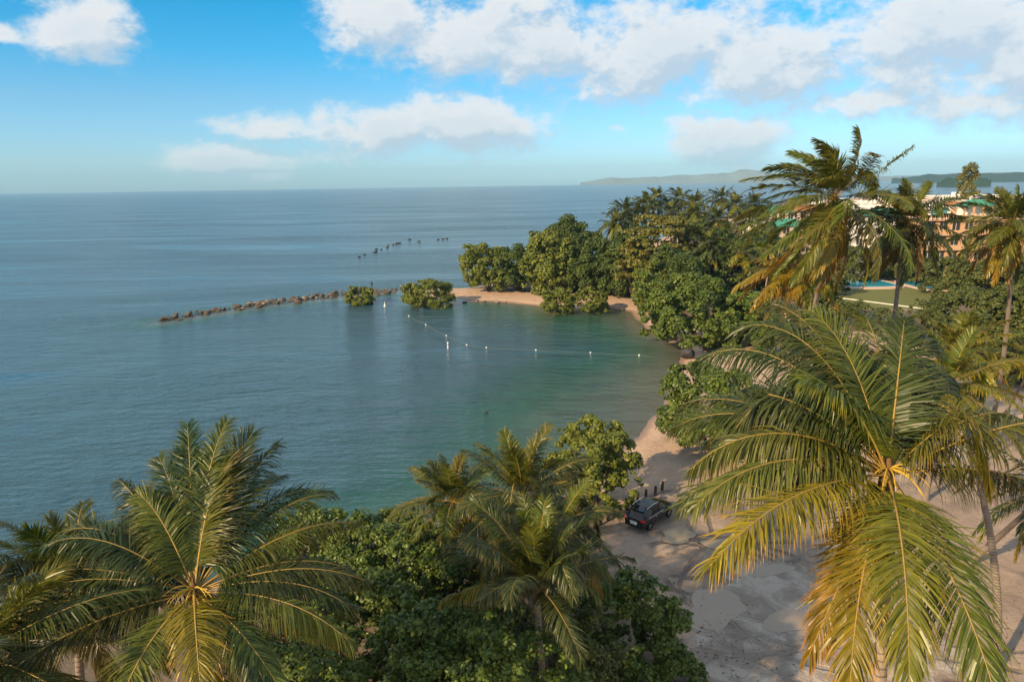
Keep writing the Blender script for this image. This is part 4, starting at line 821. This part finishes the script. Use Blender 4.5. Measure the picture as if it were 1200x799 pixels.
def car(loc, rz):
    rt = thing('parked_car', loc, rz); tag(rt, 'glossy black sport utility car parked beside the row of short posts', 'car')
    # x runs forward; stations: x, half width, bottom, belt, (roof half width, roof height or None)
    st = [(-2.34, .62, .46, .82, None, None), (-2.30, .80, .38, .98, None, None), (-2.18, .90, .34, 1.06, .60, 1.12), (-1.75, .95, .32, 1.08, .63, 1.52), (-1.30, .955, .30, 1.08, .66, 1.645), (-.60, .955, .30, 1.06, .68, 1.69), (0.10, .955, .30, 1.04, .68, 1.67),
          (.55, .955, .30, 1.03, .66, 1.57), (1.00, .955, .30, 1.02, .68, 1.26), (1.25, .95, .31, 1.01, .70, 1.06), (1.70, .93, .32, .97, None, None), (2.10, .87, .35, .90, None, None), (2.30, .72, .40, .80, None, None), (2.37, .50, .46, .68, None, None)]
    def ring(s):
        x, w, z0, zb, rw, zr = s
        if rw is None: rw, zr = w * .72, zb + .035
        h = [(w * .80, z0), (w * .97, z0 + .10), (w, z0 + (zb - z0) * .45), (w * .985, zb - .10), (w * .94, zb), (rw + .03, zr - .05 if zr - zb > .1 else zb + .015), (rw * .86, zr), (0, zr + .03)]
        return [(x, -y, z) for y, z in h] + [(x, y, z) for y, z in reversed(h[:-1])]
    rings = [ring(s) for s in st]; k = len(rings[0]); body = MB(); V = [p for r_ in rings for p in r_]; fb, fw = [], {'side_window': [], 'side_window_': [], 'rear_window': [], 'windscreen': []}
    for i in range(len(rings) - 1):
        for j in range(k - 1):
            q = (i * k + j, i * k + j + 1, (i + 1) * k + j + 1, (i + 1) * k + j)
            gh = st[i][4] is not None and st[i + 1][4] is not None
            if gh and j in (4,) and 3 <= i <= 7: fw['side_window'].append(q)
            elif gh and j in (9,) and 3 <= i <= 7: fw['side_window_'].append(q)
            elif j in (6, 7) and i == 2: fw['rear_window'].append(q)
            elif j in (6, 7) and i in (7, 8): fw['windscreen'].append(q)
            else: fb.append(q)
        fb.append((i * k, (i + 1) * k, (i + 1) * k + k - 1, i * k + k - 1))
    fb.append(tuple(reversed(range(k)))); fb.append(tuple((len(rings) - 1) * k + j for j in range(k)))
    b_ = body.add(V, fb).build('body', M_CAR, rt)
    bv = b_.modifiers.new('round', 'BEVEL'); bv.width = .03; bv.segments = 2; bv.limit_method = 'ANGLE'; bv.angle_limit = R(28)
    b_.data.polygons.foreach_set('use_smooth', [True] * len(b_.data.polygons))
    for nm, fs in fw.items(): MB().add(V, fs).build(nm.rstrip('_'), M_GLASS, rt)
    # dark panoramic roof glass with its two panes
    for x0, x1 in ((-1.25, -.58), (-.52, .12)):
        MB().add([(x0, -.46, 1.70 if x0 > -1 else 1.685), (x1, -.46, 1.722), (x1, .46, 1.722), (x0, .46, 1.70 if x0 > -1 else 1.685), (x0, -.46, 1.6), (x1, -.46, 1.6), (x1, .46, 1.6), (x0, .46, 1.6)], [(0, 1, 2, 3), (0, 4, 5, 1), (1, 5, 6, 2), (2, 6, 7, 3), (3, 7, 4, 0)]).build('roof_pane', M_GLASS, rt)
    for s in (-1, 1):
        MB().tube([(-1.45, s * .64, 1.64), (-1.30, s * .64, 1.735), (-.6, s * .65, 1.77), (.1, s * .64, 1.75), (.3, s * .62, 1.66)], .024, 6).build('roof_rail', M_CHROME, rt, smooth=True)
        MB().tube([(-1.72, s * .955, 1.085), (-.6, s * .945, 1.07), (.95, s * .945, 1.03)], .012, 5).build('window_strip', M_CHROME, rt)
        # pillars between the side windows
        for x0 in (-.95, -.10):
            MB().add([(x0, s * .912, 1.07), (x0 + .09, s * .912, 1.07), (x0 + .09, s * .722, 1.64), (x0, s * .722, 1.64), (x0, s * .88, 1.05), (x0 + .09, s * .88, 1.05), (x0 + .09, s * .69, 1.62), (x0, s * .69, 1.62)], [(0, 1, 2, 3), (4, 7, 6, 5), (0, 4, 5, 1), (1, 5, 6, 2), (2, 6, 7, 3), (3, 7, 4, 0)]).build('pillar', M_TRIM, rt)
        for x0 in (-.62, .32): MB().tube([(x0 - .1, s * .965, .93), (x0, s * .99, .94), (x0 + .1, s * .965, .93)], .016, 6).build('door_handle', M_CHROME, rt)
        mr = MB(); mr.add([(.72, s * .93, 1.05), (.90, s * .93, 1.05), (.90, s * 1.13, 1.04), (.76, s * 1.13, 1.04), (.74, s * .93, 1.12), (.88, s * .93, 1.14), (.87, s * 1.13, 1.19), (.77, s * 1.13, 1.19)], [(0, 3, 2, 1), (4, 5, 6, 7), (0, 1, 5, 4), (1, 2, 6, 5), (2, 3, 7, 6), (3, 0, 4, 7)]).build('mirror', M_CAR, rt)
        tl = MB(); tl.add([(-2.34, s * .60, .93), (-2.31, s * .83, .90), (-2.12, s * .925, .92), (-2.12, s * .925, 1.06), (-2.24, s * .84, 1.08), (-2.29, s * .60, 1.06), (-2.1, s * .6, .93), (-2.1, s * .6, 1.06)], [(0, 1, 4, 5), (1, 2, 3, 4), (5, 4, 3, 7), (0, 6, 2, 1), (0, 5, 7, 6), (2, 6, 7, 3)]).build('tail_light', M_TAIL, rt)
        MB().add([(2.02, s * .90, .78), (2.34, s * .62, .72), (2.30, s * .60, .84), (2.02, s * .86, .90), (1.95, s * .6, .8)], [(0, 1, 2, 3), (0, 3, 4), (1, 4, 2), (2, 4, 3), (0, 4, 1)]).build('headlight', M_HEADL, rt)
        for x in (-1.42, 1.42):
            wl = MB(); wl.lathe([(.20, s * .955), (.24, s * .975), (.33, s * .975), (.36, s * .95), (.36, s * .76), (.30, s * .74)], 22, 'y', (x, 0, .36)); w_ = obj('wheel', wl.mesh('tyre', M_TYRE, True), rt)
            rim = MB(); rim.lathe([(.225, s * .962), (.235, s * .968), (.235, s * .90), (.02, s * .89)], 22, 'y', (x, 0, .36)); rim.build('rim', M_TRIM, w_)
            sp = MB()
            for q in range(5):
                a = q * 1.2566; ca, sa = math.cos(a), math.sin(a); pa, pb = -sa * .035, ca * .035
                P8 = []
                for yy in (s * .95, s * .90):
                    for rr3, ww in ((.03, 1.0), (.225, 1.5)):
                        for sg in (-1, 1): P8.append((x + ca * rr3 + sg * pa * ww, yy, .36 + sa * rr3 + sg * pb * ww))
                sp.add(P8, [(0, 1, 3, 2), (4, 6, 7, 5), (0, 4, 5, 1), (2, 3, 7, 6), (0, 2, 6, 4), (1, 5, 7, 3)])
            sp.build('spokes', M_RIM, w_)
            ar = MB(); pts = [(x + .42 * math.cos(q), s * .945, .36 + .42 * math.sin(q)) for q in [R(v) for v in range(-5, 186, 19)]]; ar.tube(pts, .03, 6).build('wheel_arch', M_TRIM, rt, smooth=True)
    MB().box(-2.375, -2.33, -.27, .27, .60, .75).build('number_plate', M_PLATE, rt)
    pl_ = [o_ for o_ in rt.children if o_.name.startswith('number_plate')][-1]
    ink = MB()
    for q in range(6): ink.box(-2.378, -2.374, -.20 + q * .07, -.165 + q * .07, .635, .715)
    ink.build('plate_characters', M_INK, pl_)
    MB().box(-2.39, -2.25, -.74, .74, .40, .52).build('rear_bumper', M_TRIM, rt)
    MB().tube([(-2.345, -.34, .80), (-2.35, 0, .81), (-2.345, .34, .80)], .018, 6).build('tailgate_strip', M_CHROME, rt)
    MB().tube([(-2.12, 0, 1.17), (-2.16, -.30, 1.15)], .012, 5).build('rear_wiper', M_TRIM, rt)
    MB().box(-1.95, -1.62, -.55, .55, 1.575, 1.60).build('spoiler', M_CAR, rt)
    MB().box(2.28, 2.40, -.40, .40, .52, .74).build('grille', M_TRIM, rt)
    return rt
car((10.63, 49.35, 1.0), R(47.5))

# fallen leaves and twigs blown along the edge of the lot
_lr = np.random.RandomState(77); _n = 2600
_c = [gnd(px, py, 1.0)[:2] for px, py in [(715, 640), (740, 670), (800, 735), (815, 780), (760, 560), (880, 590), (1100, 560), (1130, 640), (1170, 740), (1180, 560), (900, 610), (1010, 600)]]
_k = _lr.randint(0, len(_c), _n); _p = np.array(_c)[_k] + _lr.normal(0, 1, (_n, 2)) * np.array([2.6, 2.2])
_z = height(_p[:, 0], _p[:, 1])[0]; _ok = _z > 0.97; _p, _z = _p[_ok], _z[_ok]; _n = len(_p)
_a = _lr.rand(_n) * 6.283; _l = _lr.uniform(.03, .11, _n); _w = _l * _lr.uniform(.15, .6, _n); _h = _lr.uniform(.005, .05, _n)
_ca, _sa = np.cos(_a), np.sin(_a); _V = np.zeros((_n, 4, 3))
for j, (sx_, sy_, zz_) in enumerate([(-1, 0, 0), (0, -1, 1), (1, 0, 0), (0, 1, .4)]):
    _V[:, j, 0] = _p[:, 0] + _ca * _l * sx_ - _sa * _w * sy_; _V[:, j, 1] = _p[:, 1] + _sa * _l * sx_ + _ca * _w * sy_; _V[:, j, 2] = _z + .012 + _h * zz_
tag(obj('leaf_litter', mesh_np('leaf_litter', _V.reshape(-1, 3), [np.arange(_n * 4).reshape(-1, 4)], plain('dry_leaf', (0.13, 0.075, 0.04), .8, .2, var=.5, scale=3))), kind='stuff')

# ------------------------------------------------------------------ people and the board
def person(px, py, z, lab, shirt, trousers, pose, hair=(0.02, .015, .012)):
    g = gnd(px, py, z); rt = thing('person', (g[0], g[1], z), pose['rz']); tag(rt, lab, 'person')
    J = [(0, 0, .95), (0, 0, 1.18), (0, 0, 1.40), (0, 0, 1.50), (0, .01, 1.62), (0, .015, 1.72),
         (-.19, 0, 1.40), (-.27, .02, 1.13), (-.25, .14, .90), (.19, 0, 1.40), (.27, .02, 1.13), (.25, .14, .90),
         (-.10, 0, .90), (-.12, .03, .48), (-.13, 0, .08), (-.13, .14, .04), (.10, 0, .90), (.13, .05, .48), (.14, 0, .08), (.14, .14, .04)]
    E = [(0, 1), (1, 2), (2, 3), (3, 4), (4, 5), (2, 6), (6, 7), (7, 8), (2, 9), (9, 10), (10, 11), (0, 12), (12, 13), (13, 14), (14, 15), (0, 16), (16, 17), (17, 18), (18, 19)]
    rad = [.15, .14, .15, .06, .10, .09, .08, .055, .04, .08, .055, .04, .10, .075, .05, .04, .10, .075, .05, .04]
    me = bpy.data.meshes.new('body'); me.from_pydata(J, E, []); o = obj('body', me, rt); sk = o.modifiers.new('skin', 'SKIN')
    for v_, r_ in zip(me.skin_vertices[0].data, rad): v_.radius = (r_, r_ * .8)
    me.skin_vertices[0].data[0].use_root = True
    o.modifiers.new('sub', 'SUBSURF').render_levels = 2
    m, N, out = new_mat('person_clothes'); p = N.new('ShaderNodeBsdfPrincipled'); oc = N.new('ShaderNodeTexCoord'); sp = N.new('ShaderNodeSeparateXYZ'); N.l.new(oc.outputs['Object'], sp.inputs[0])
    z_ = sp.outputs[2]; c = N.mix(N.math('GREATER_THAN', z_, .93), trousers, shirt); c = N.mix(N.math('GREATER_THAN', z_, 1.47), c, (.26, .15, .10)); N.put(p.inputs['Base Color'], c); p.inputs['Roughness'].default_value = .8; N.l.new(p.outputs[0], out.inputs[0]); me.materials.append(m)
    MB().lathe([(.02, 1.80), (.08, 1.785), (.112, 1.72), (.115, 1.66), (.10, 1.60)], 10, c=(0, -.015, 0)).build('hair', plain('hair', hair, .7), rt, smooth=True)
person(436, 338, .75, 'person in dark clothes standing on the breakwater behind the round mangrove', (.02, .02, .025), (.02, .02, .03), {'rz': .4})
person(470, 341, .55, 'person in a pale shirt walking on the sandy root of the spit', (.45, .45, .45), (.03, .03, .05), {'rz': 1.2})
M_BOARD = plain('pale_blue_board', (0.50, 0.66, 0.78), .5, .4)
g = gnd(739, 347.5, 1.0); bd = thing('notice_board', (g[0], g[1], .9)); tag(bd, 'pale blue upright board under the dark trees behind the small beach', 'sign')
MB().box(-.5, .5, -.03, .03, 1.0, 2.9).build('panel', M_BOARD, bd); MB().box(-.08, .08, -.10, -.032, 0, 2.8).build('post', M_POST, bd)
MB().box(-.54, .54, -.035, .035, 2.902, 2.97).build('top_rail', M_WHITE, bd)

# ------------------------------------------------------------------ buildings, pools and garden
M_PEACH = plain('peach_render', (0.50, 0.30, 0.18), .85, .2, var=.08, scale=.3)
M_PINK = plain('pale_render', (0.66, 0.52, 0.43), .85, .2, var=.08, scale=.3)
M_WALL = plain('white_render', (0.74, 0.70, 0.66), .8, .2, var=.08, scale=.2)
M_ROOFG = plain('green_metal_roof', (0.05, 0.27, 0.17), .5, .4, var=.15, scale=.5)
M_ROOFT = plain('terracotta_roof', (0.42, 0.16, 0.07), .8, .2, var=.2, scale=.6)
M_ROOFW = plain('white_roof_coat', (0.72, 0.68, 0.64), .8, .2, var=.12, scale=.2)
M_WIN = plain('window_glass', (0.015, 0.022, 0.028), .08, .8, var=.2)
M_TEAL = plain('teal_shade', (0.10, 0.34, 0.38), .6, .3)
def hip(mb, x0, x1, y0, y1, z, h, ins):
    return mb.add([(x0, y0, z), (x1, y0, z), (x1, y1, z), (x0, y1, z), (x0 + ins, (y0 + y1) / 2, z + h), (x1 - ins, (y0 + y1) / 2, z + h)], [(0, 1, 5, 4), (1, 2, 5), (2, 3, 4, 5), (3, 0, 4), (3, 2, 1, 0)])
def block(px, dep, w, d, ztop, floors, label, wall, rz=0.0, nwin=5, roof='flat', name='apartment_building', group=None, balcony=False):
    """a block of flats: walls with real window recesses, slab edges, parapet and roof"""
    c = at(px, 400, dep); rt = thing(name, (c[0], c[1], .9), rz); tag(rt, label, 'building', group)
    fh = ztop / floors
    MB().box(-w / 2, w / 2, .35, d, 0, ztop).build('wall', wall, rt)
    for f in range(floors):
        z0 = f * fh
        MB().box(-w / 2 - .3, w / 2 + .3, -.9 if balcony else -.05, .349, z0 + fh - .45, z0 + fh).build('floor_band', wall, rt)
        nb = nwin; bw = w / nb
        for k in range(nb + 1):
            x = -w / 2 + k * bw; MB().box(max(-w / 2, x - bw * .18), min(w / 2, x + bw * .18), 0, .348, z0, z0 + fh - .451).build('pier', wall, rt)
        for k in range(nb):
            x = -w / 2 + (k + .5) * bw; tall = balcony and k % 2 == 0
            s0 = z0 + (0.1 if tall else fh * .28)
            if not tall: MB().box(x - bw * .32, x + bw * .32, .002, .347, z0, s0).build('sill_panel', wall, rt)
            wn = MB().box(x - bw * .319, x + bw * .319, .30, .346, s0 + .001, z0 + fh - .452).build('window', M_WIN, rt)
            MB().box(x - .04, x + .04, .26, .298, s0 + .002, z0 + fh - .453).build('mullion', M_WALL, wn)
        if balcony and f > 0:
            for k in range(0, nb, 2):
                x = -w / 2 + (k + .5) * bw; MB().box(x - bw * .46, x + bw * .46, -.88, -.80, z0, z0 + .95).build('balcony_front', wall, rt)
    if roof == 'flat':
        rf = MB().box(-w / 2 - .25, w / 2 + .25, -.25, d + .25, ztop + .002, ztop + .3).build('roof', M_ROOFW, rt)
        for (x0, x1, y0, y1) in ((-w / 2 - .25, w / 2 + .25, -.25, -.05), (-w / 2 - .25, w / 2 + .25, d + .05, d + .25), (-w / 2 - .25, -w / 2 - .05, -.048, d + .048), (w / 2 + .05, w / 2 + .25, -.048, d + .048)):
            MB().box(x0, x1, y0, y1, ztop + .302, ztop + .95).build('parapet', wall, rf)
        MB().box(-w * .2, -w * .05, d * .4, d * .6, ztop + .302, ztop + 2.6).build('stair_head', wall, rf)
        MB().lathe([(.01, 0), (.8, 0), (.8, 1.3), (.3, 1.5), (.01, 1.5)], 12, c=(w * .2, d * .5, ztop + .302)).build('water_tank', M_WALL, rf)
    else:
        mb = MB(); hip(mb, -w / 2 - .6, w / 2 + .6, -.7, d + .6, ztop + .002, 2.4, d * .5); mb.build('roof', {'green': M_ROOFG, 'tile': M_ROOFT}[roof], rt)
    return rt, fh
# the peach hotel
rt, fh = block(1118, 186, 22, 13, 15.4, 4, 'peach coloured hotel block with dark windows and a green roofed terrace pavilion', M_PEACH, R(-6), 7, name='hotel_building', balcony=True)
pv = [(-1.5, 8.5), (-10, -6.5)]
for k, (x0, x1) in enumerate(pv):
    mat = (M_ROOFG, M_TEAL)[k]
    if k == 0:
        mb = MB(); hip(mb, x0, x1, .6, 8, 18.6, 1.6, 3.2); mb.build('pavilion_roof', mat, rt)
        for x in np.linspace(x0 + .4, x1 - .4, 5): MB().box(x - .2, x + .2, .9, 1.3, 15.72, 18.59).build('pavilion_column', M_PEACH, rt)
        MB().box(x0 + .5, x1 - .5, 4, 7.4, 15.72, 18.58).build('pavilion_wall', M_WALL, rt)
    else:
        for x in (-10, -7.6, -5.2): MB().box(x, x + .7, 1.0, 3.0, 15.72, 18.6).build('terrace_wall', M_WALL, rt)
        for x in (-9.3, -6.9): MB().box(x, x + 1.6, 1.4, 2.0, 15.72, 18.2).build('terrace_window', M_TEAL, rt)
MB().box(-1, 8, 8.3, 12, 18.2, 19.4).build('upper_parapet', M_ROOFT, rt)
def top_z(px, py, dep): return at(px, py, dep)[2] - .9
bl = [(1045, 300, 30, 14, 243, 4, 'white flats with pale rooftop left of the green pavilion', M_WALL, 8, 'flat'), (1085, 330, 26, 16, 237, 4, 'pinkish white flats behind the hotel terrace', M_PINK, 7, 'flat'), (1120, 370, 34, 16, 231, 4, 'long white block with roof tanks behind the green pavilion', M_WALL, 9, 'flat'),
      (1155, 300, 26, 14, 241, 4, 'white block behind the slim palm crown', M_WALL, 7, 'flat'), (1190, 340, 34, 16, 236, 4, 'broad pale block at the far side of the slim palm', M_PINK, 9, 'flat'), (1218, 255, 24, 14, 262, 3, 'yellowish low block partly hidden by the slim palm', M_PEACH, 6, 'flat'),
      (1022, 270, 20, 12, 252, 3, 'white house with green roof behind the swept palm', M_WALL, 6, 'green'), (898, 275, 16, 11, 248, 3, 'white house with green roof beside the island palms', M_WALL, 5, 'green'), (918, 250, 14, 11, 264, 3, 'low house with green roof under the swept fronds', M_PINK, 4, 'green'),
      (950, 320, 30, 14, 246, 3, 'pale terracotta roofed block behind the swept palm crown', M_PINK, 7, 'tile'), (985, 380, 34, 16, 238, 4, 'far white block seen through the swept fronds', M_WALL, 8, 'flat'), (1060, 420, 40, 18, 233, 4, 'farthest white block near the lagoon', M_WALL, 9, 'flat')]
for k, (px, dep, w, d, ty, fl_, lab, wm, nw, rf) in enumerate(bl): block(px, dep, w, d, top_z(px, ty, dep), fl_, lab, wm, R((-9, 5, -4, 7, -6, 3)[k % 6]), nw, rf)
# pools
def pool_mat():
    m, N, out = new_mat('pool_water'); p = N.new('ShaderNodeBsdfPrincipled'); pos = N.new('ShaderNodeNewGeometry').outputs['Position']
    N.put(p.inputs['Base Color'], N.mix(N.noise(pos, .3, 3), (0.02, 0.30, 0.42), (0.05, 0.42, 0.55))); p.inputs['Roughness'].default_value = .1
    b = N.new('ShaderNodeBump'); b.inputs['Strength'].default_value = .15; N.l.new(N.noise(pos, 2.5, 3), b.inputs['Height']); N.l.new(b.outputs[0], p.inputs['Normal']); N.l.new(p.outputs[0], out.inputs[0]); return m
M_POOL = pool_mat(); M_DECK = plain('pool_deck', (0.58, 0.42, 0.34), .8, .3, var=.1, scale=.5)
def flat_poly(name, pts, z, mat): return MB().add([(p[0], p[1], z) for p in pts], [tuple(range(len(pts)))]).build(name, mat)
def pool(px, py, a, b, lab):
    g = gnd(px, py, 1.3); rt = thing('swimming_pool', (g[0], g[1], 1.0)); tag(rt, lab, 'pool')
    ring = lambda k, z: [(a * k[0] * math.copysign(abs(math.cos(q)) ** .5, math.cos(q)), b * k[1] * math.copysign(abs(math.sin(q)) ** .5, math.sin(q)), z) for q in [i / 40 * 6.2832 for i in range(40)]]
    MB().add(ring((1, 1), .22), [tuple(range(40))]).build('water', M_POOL, rt)
    o1, i1, o0, i0 = ring((1.13, 1.35), .3), ring((1.0, 1.0), .3), ring((1.13, 1.35), -.1), ring((1.0, 1.0), -.1)
    F_ = []
    for i in range(40):
        j = (i + 1) % 40; F_ += [(i, j, 40 + j, 40 + i), (i, 80 + i, 80 + j, j), (40 + i, 40 + j, 120 + j, 120 + i)]
    MB().add(o1 + i1 + o0 + i0, F_).build('deck', M_DECK, rt)
pool(1006, 332, 8.0, 6.5, 'blue swimming pool between the swept palm and the dark palm trunk'); pool(1094, 334, 6.0, 6.5, 'bright blue pool at the garden trees right of the dark palm trunk')
# low white kerb across the lawn, wall by the dome bush, garden furniture
for (p0, p1, h, lab, nm) in [((985, 350), (1085, 363), .10, 'low white garden wall across the lawn', 'garden_wall'), ((852, 333), (893, 332), 1.0, 'pale low wall behind the dome shaped sea grape', 'garden_wall')]:
    a, b = gnd(*p0, 1.0), gnd(*p1, 1.0); dv = Vector(b - a); L_ = dv.length; rt = thing(nm, a, math.atan2(dv.y, dv.x)); tag(rt, lab, 'wall')
    MB().box(0, L_, -.10, .10, -.1, h).build('wall_body', M_WALL, rt); MB().box(-.05, L_ + .05, -.13, .13, h + .002, h + .06).build('coping', M_WALL, rt)
def lounger(px, py, rz, lab):
    g = gnd(px, py, 1.0); rt = thing('sun_lounger', (g[0], g[1], 1.0), rz); tag(rt, lab, 'lounger', 'white loungers in the garden')
    MB().box(-.35, .35, 0, 1.3, .3, .42).build('seat', M_WHITE, rt); MB().add([(-.35, 1.3, .3), (.35, 1.3, .3), (.35, 1.85, .85), (-.35, 1.85, .85), (-.35, 1.3, .42), (.35, 1.3, .42), (.35, 1.8, .93), (-.35, 1.8, .93)], [(0, 3, 2, 1), (4, 5, 6, 7), (0, 1, 5, 4), (1, 2, 6, 5), (2, 3, 7, 6), (3, 0, 4, 7)]).build('backrest', M_WHITE, rt)
    for x in (-.3, .3):
        for y in (.1, 1.2): MB().box(x - .03, x + .03, y - .03, y + .03, 0, .299).build('leg', M_WHITE, rt)
for k, (px, py) in enumerate([(1128, 340), (1134, 343), (1141, 339), (1147, 342), (1152, 338), (1160, 341)]): lounger(px, py, k * .5, 'white lounger on the garden terrace by the trees')
def parasol(px, py, lab, mat):
    g = gnd(px, py, 1.0); rt = thing('parasol', (g[0], g[1], 1.0)); tag(rt, lab, 'parasol')
    MB().tube([(0, 0, 0), (0, 0, 2.7)], .04, 6).build('pole', M_WHITE, rt); MB().lathe([(1.9, 2.25), (1.0, 2.6), (.03, 2.85)], 8).build('canopy', mat, rt)
parasol(1142, 334, 'teal parasol over the white loungers', M_TEAL)

# ------------------------------------------------------------------ air
hz, N, out = new_mat('haze_air'); pv = N.new('ShaderNodeVolumePrincipled'); pv.inputs['Color'].default_value = (0.42, 0.74, 1.0, 1); pv.inputs['Density'].default_value = 0.00009; pv.inputs['Anisotropy'].default_value = 0.0
N.l.new(pv.outputs[0], out.inputs['Volume'])
e = SEA_R + 60; o = MB().box(-e, e, -e, e, -14, 240).build('haze', hz); tag(o, kind='stuff')
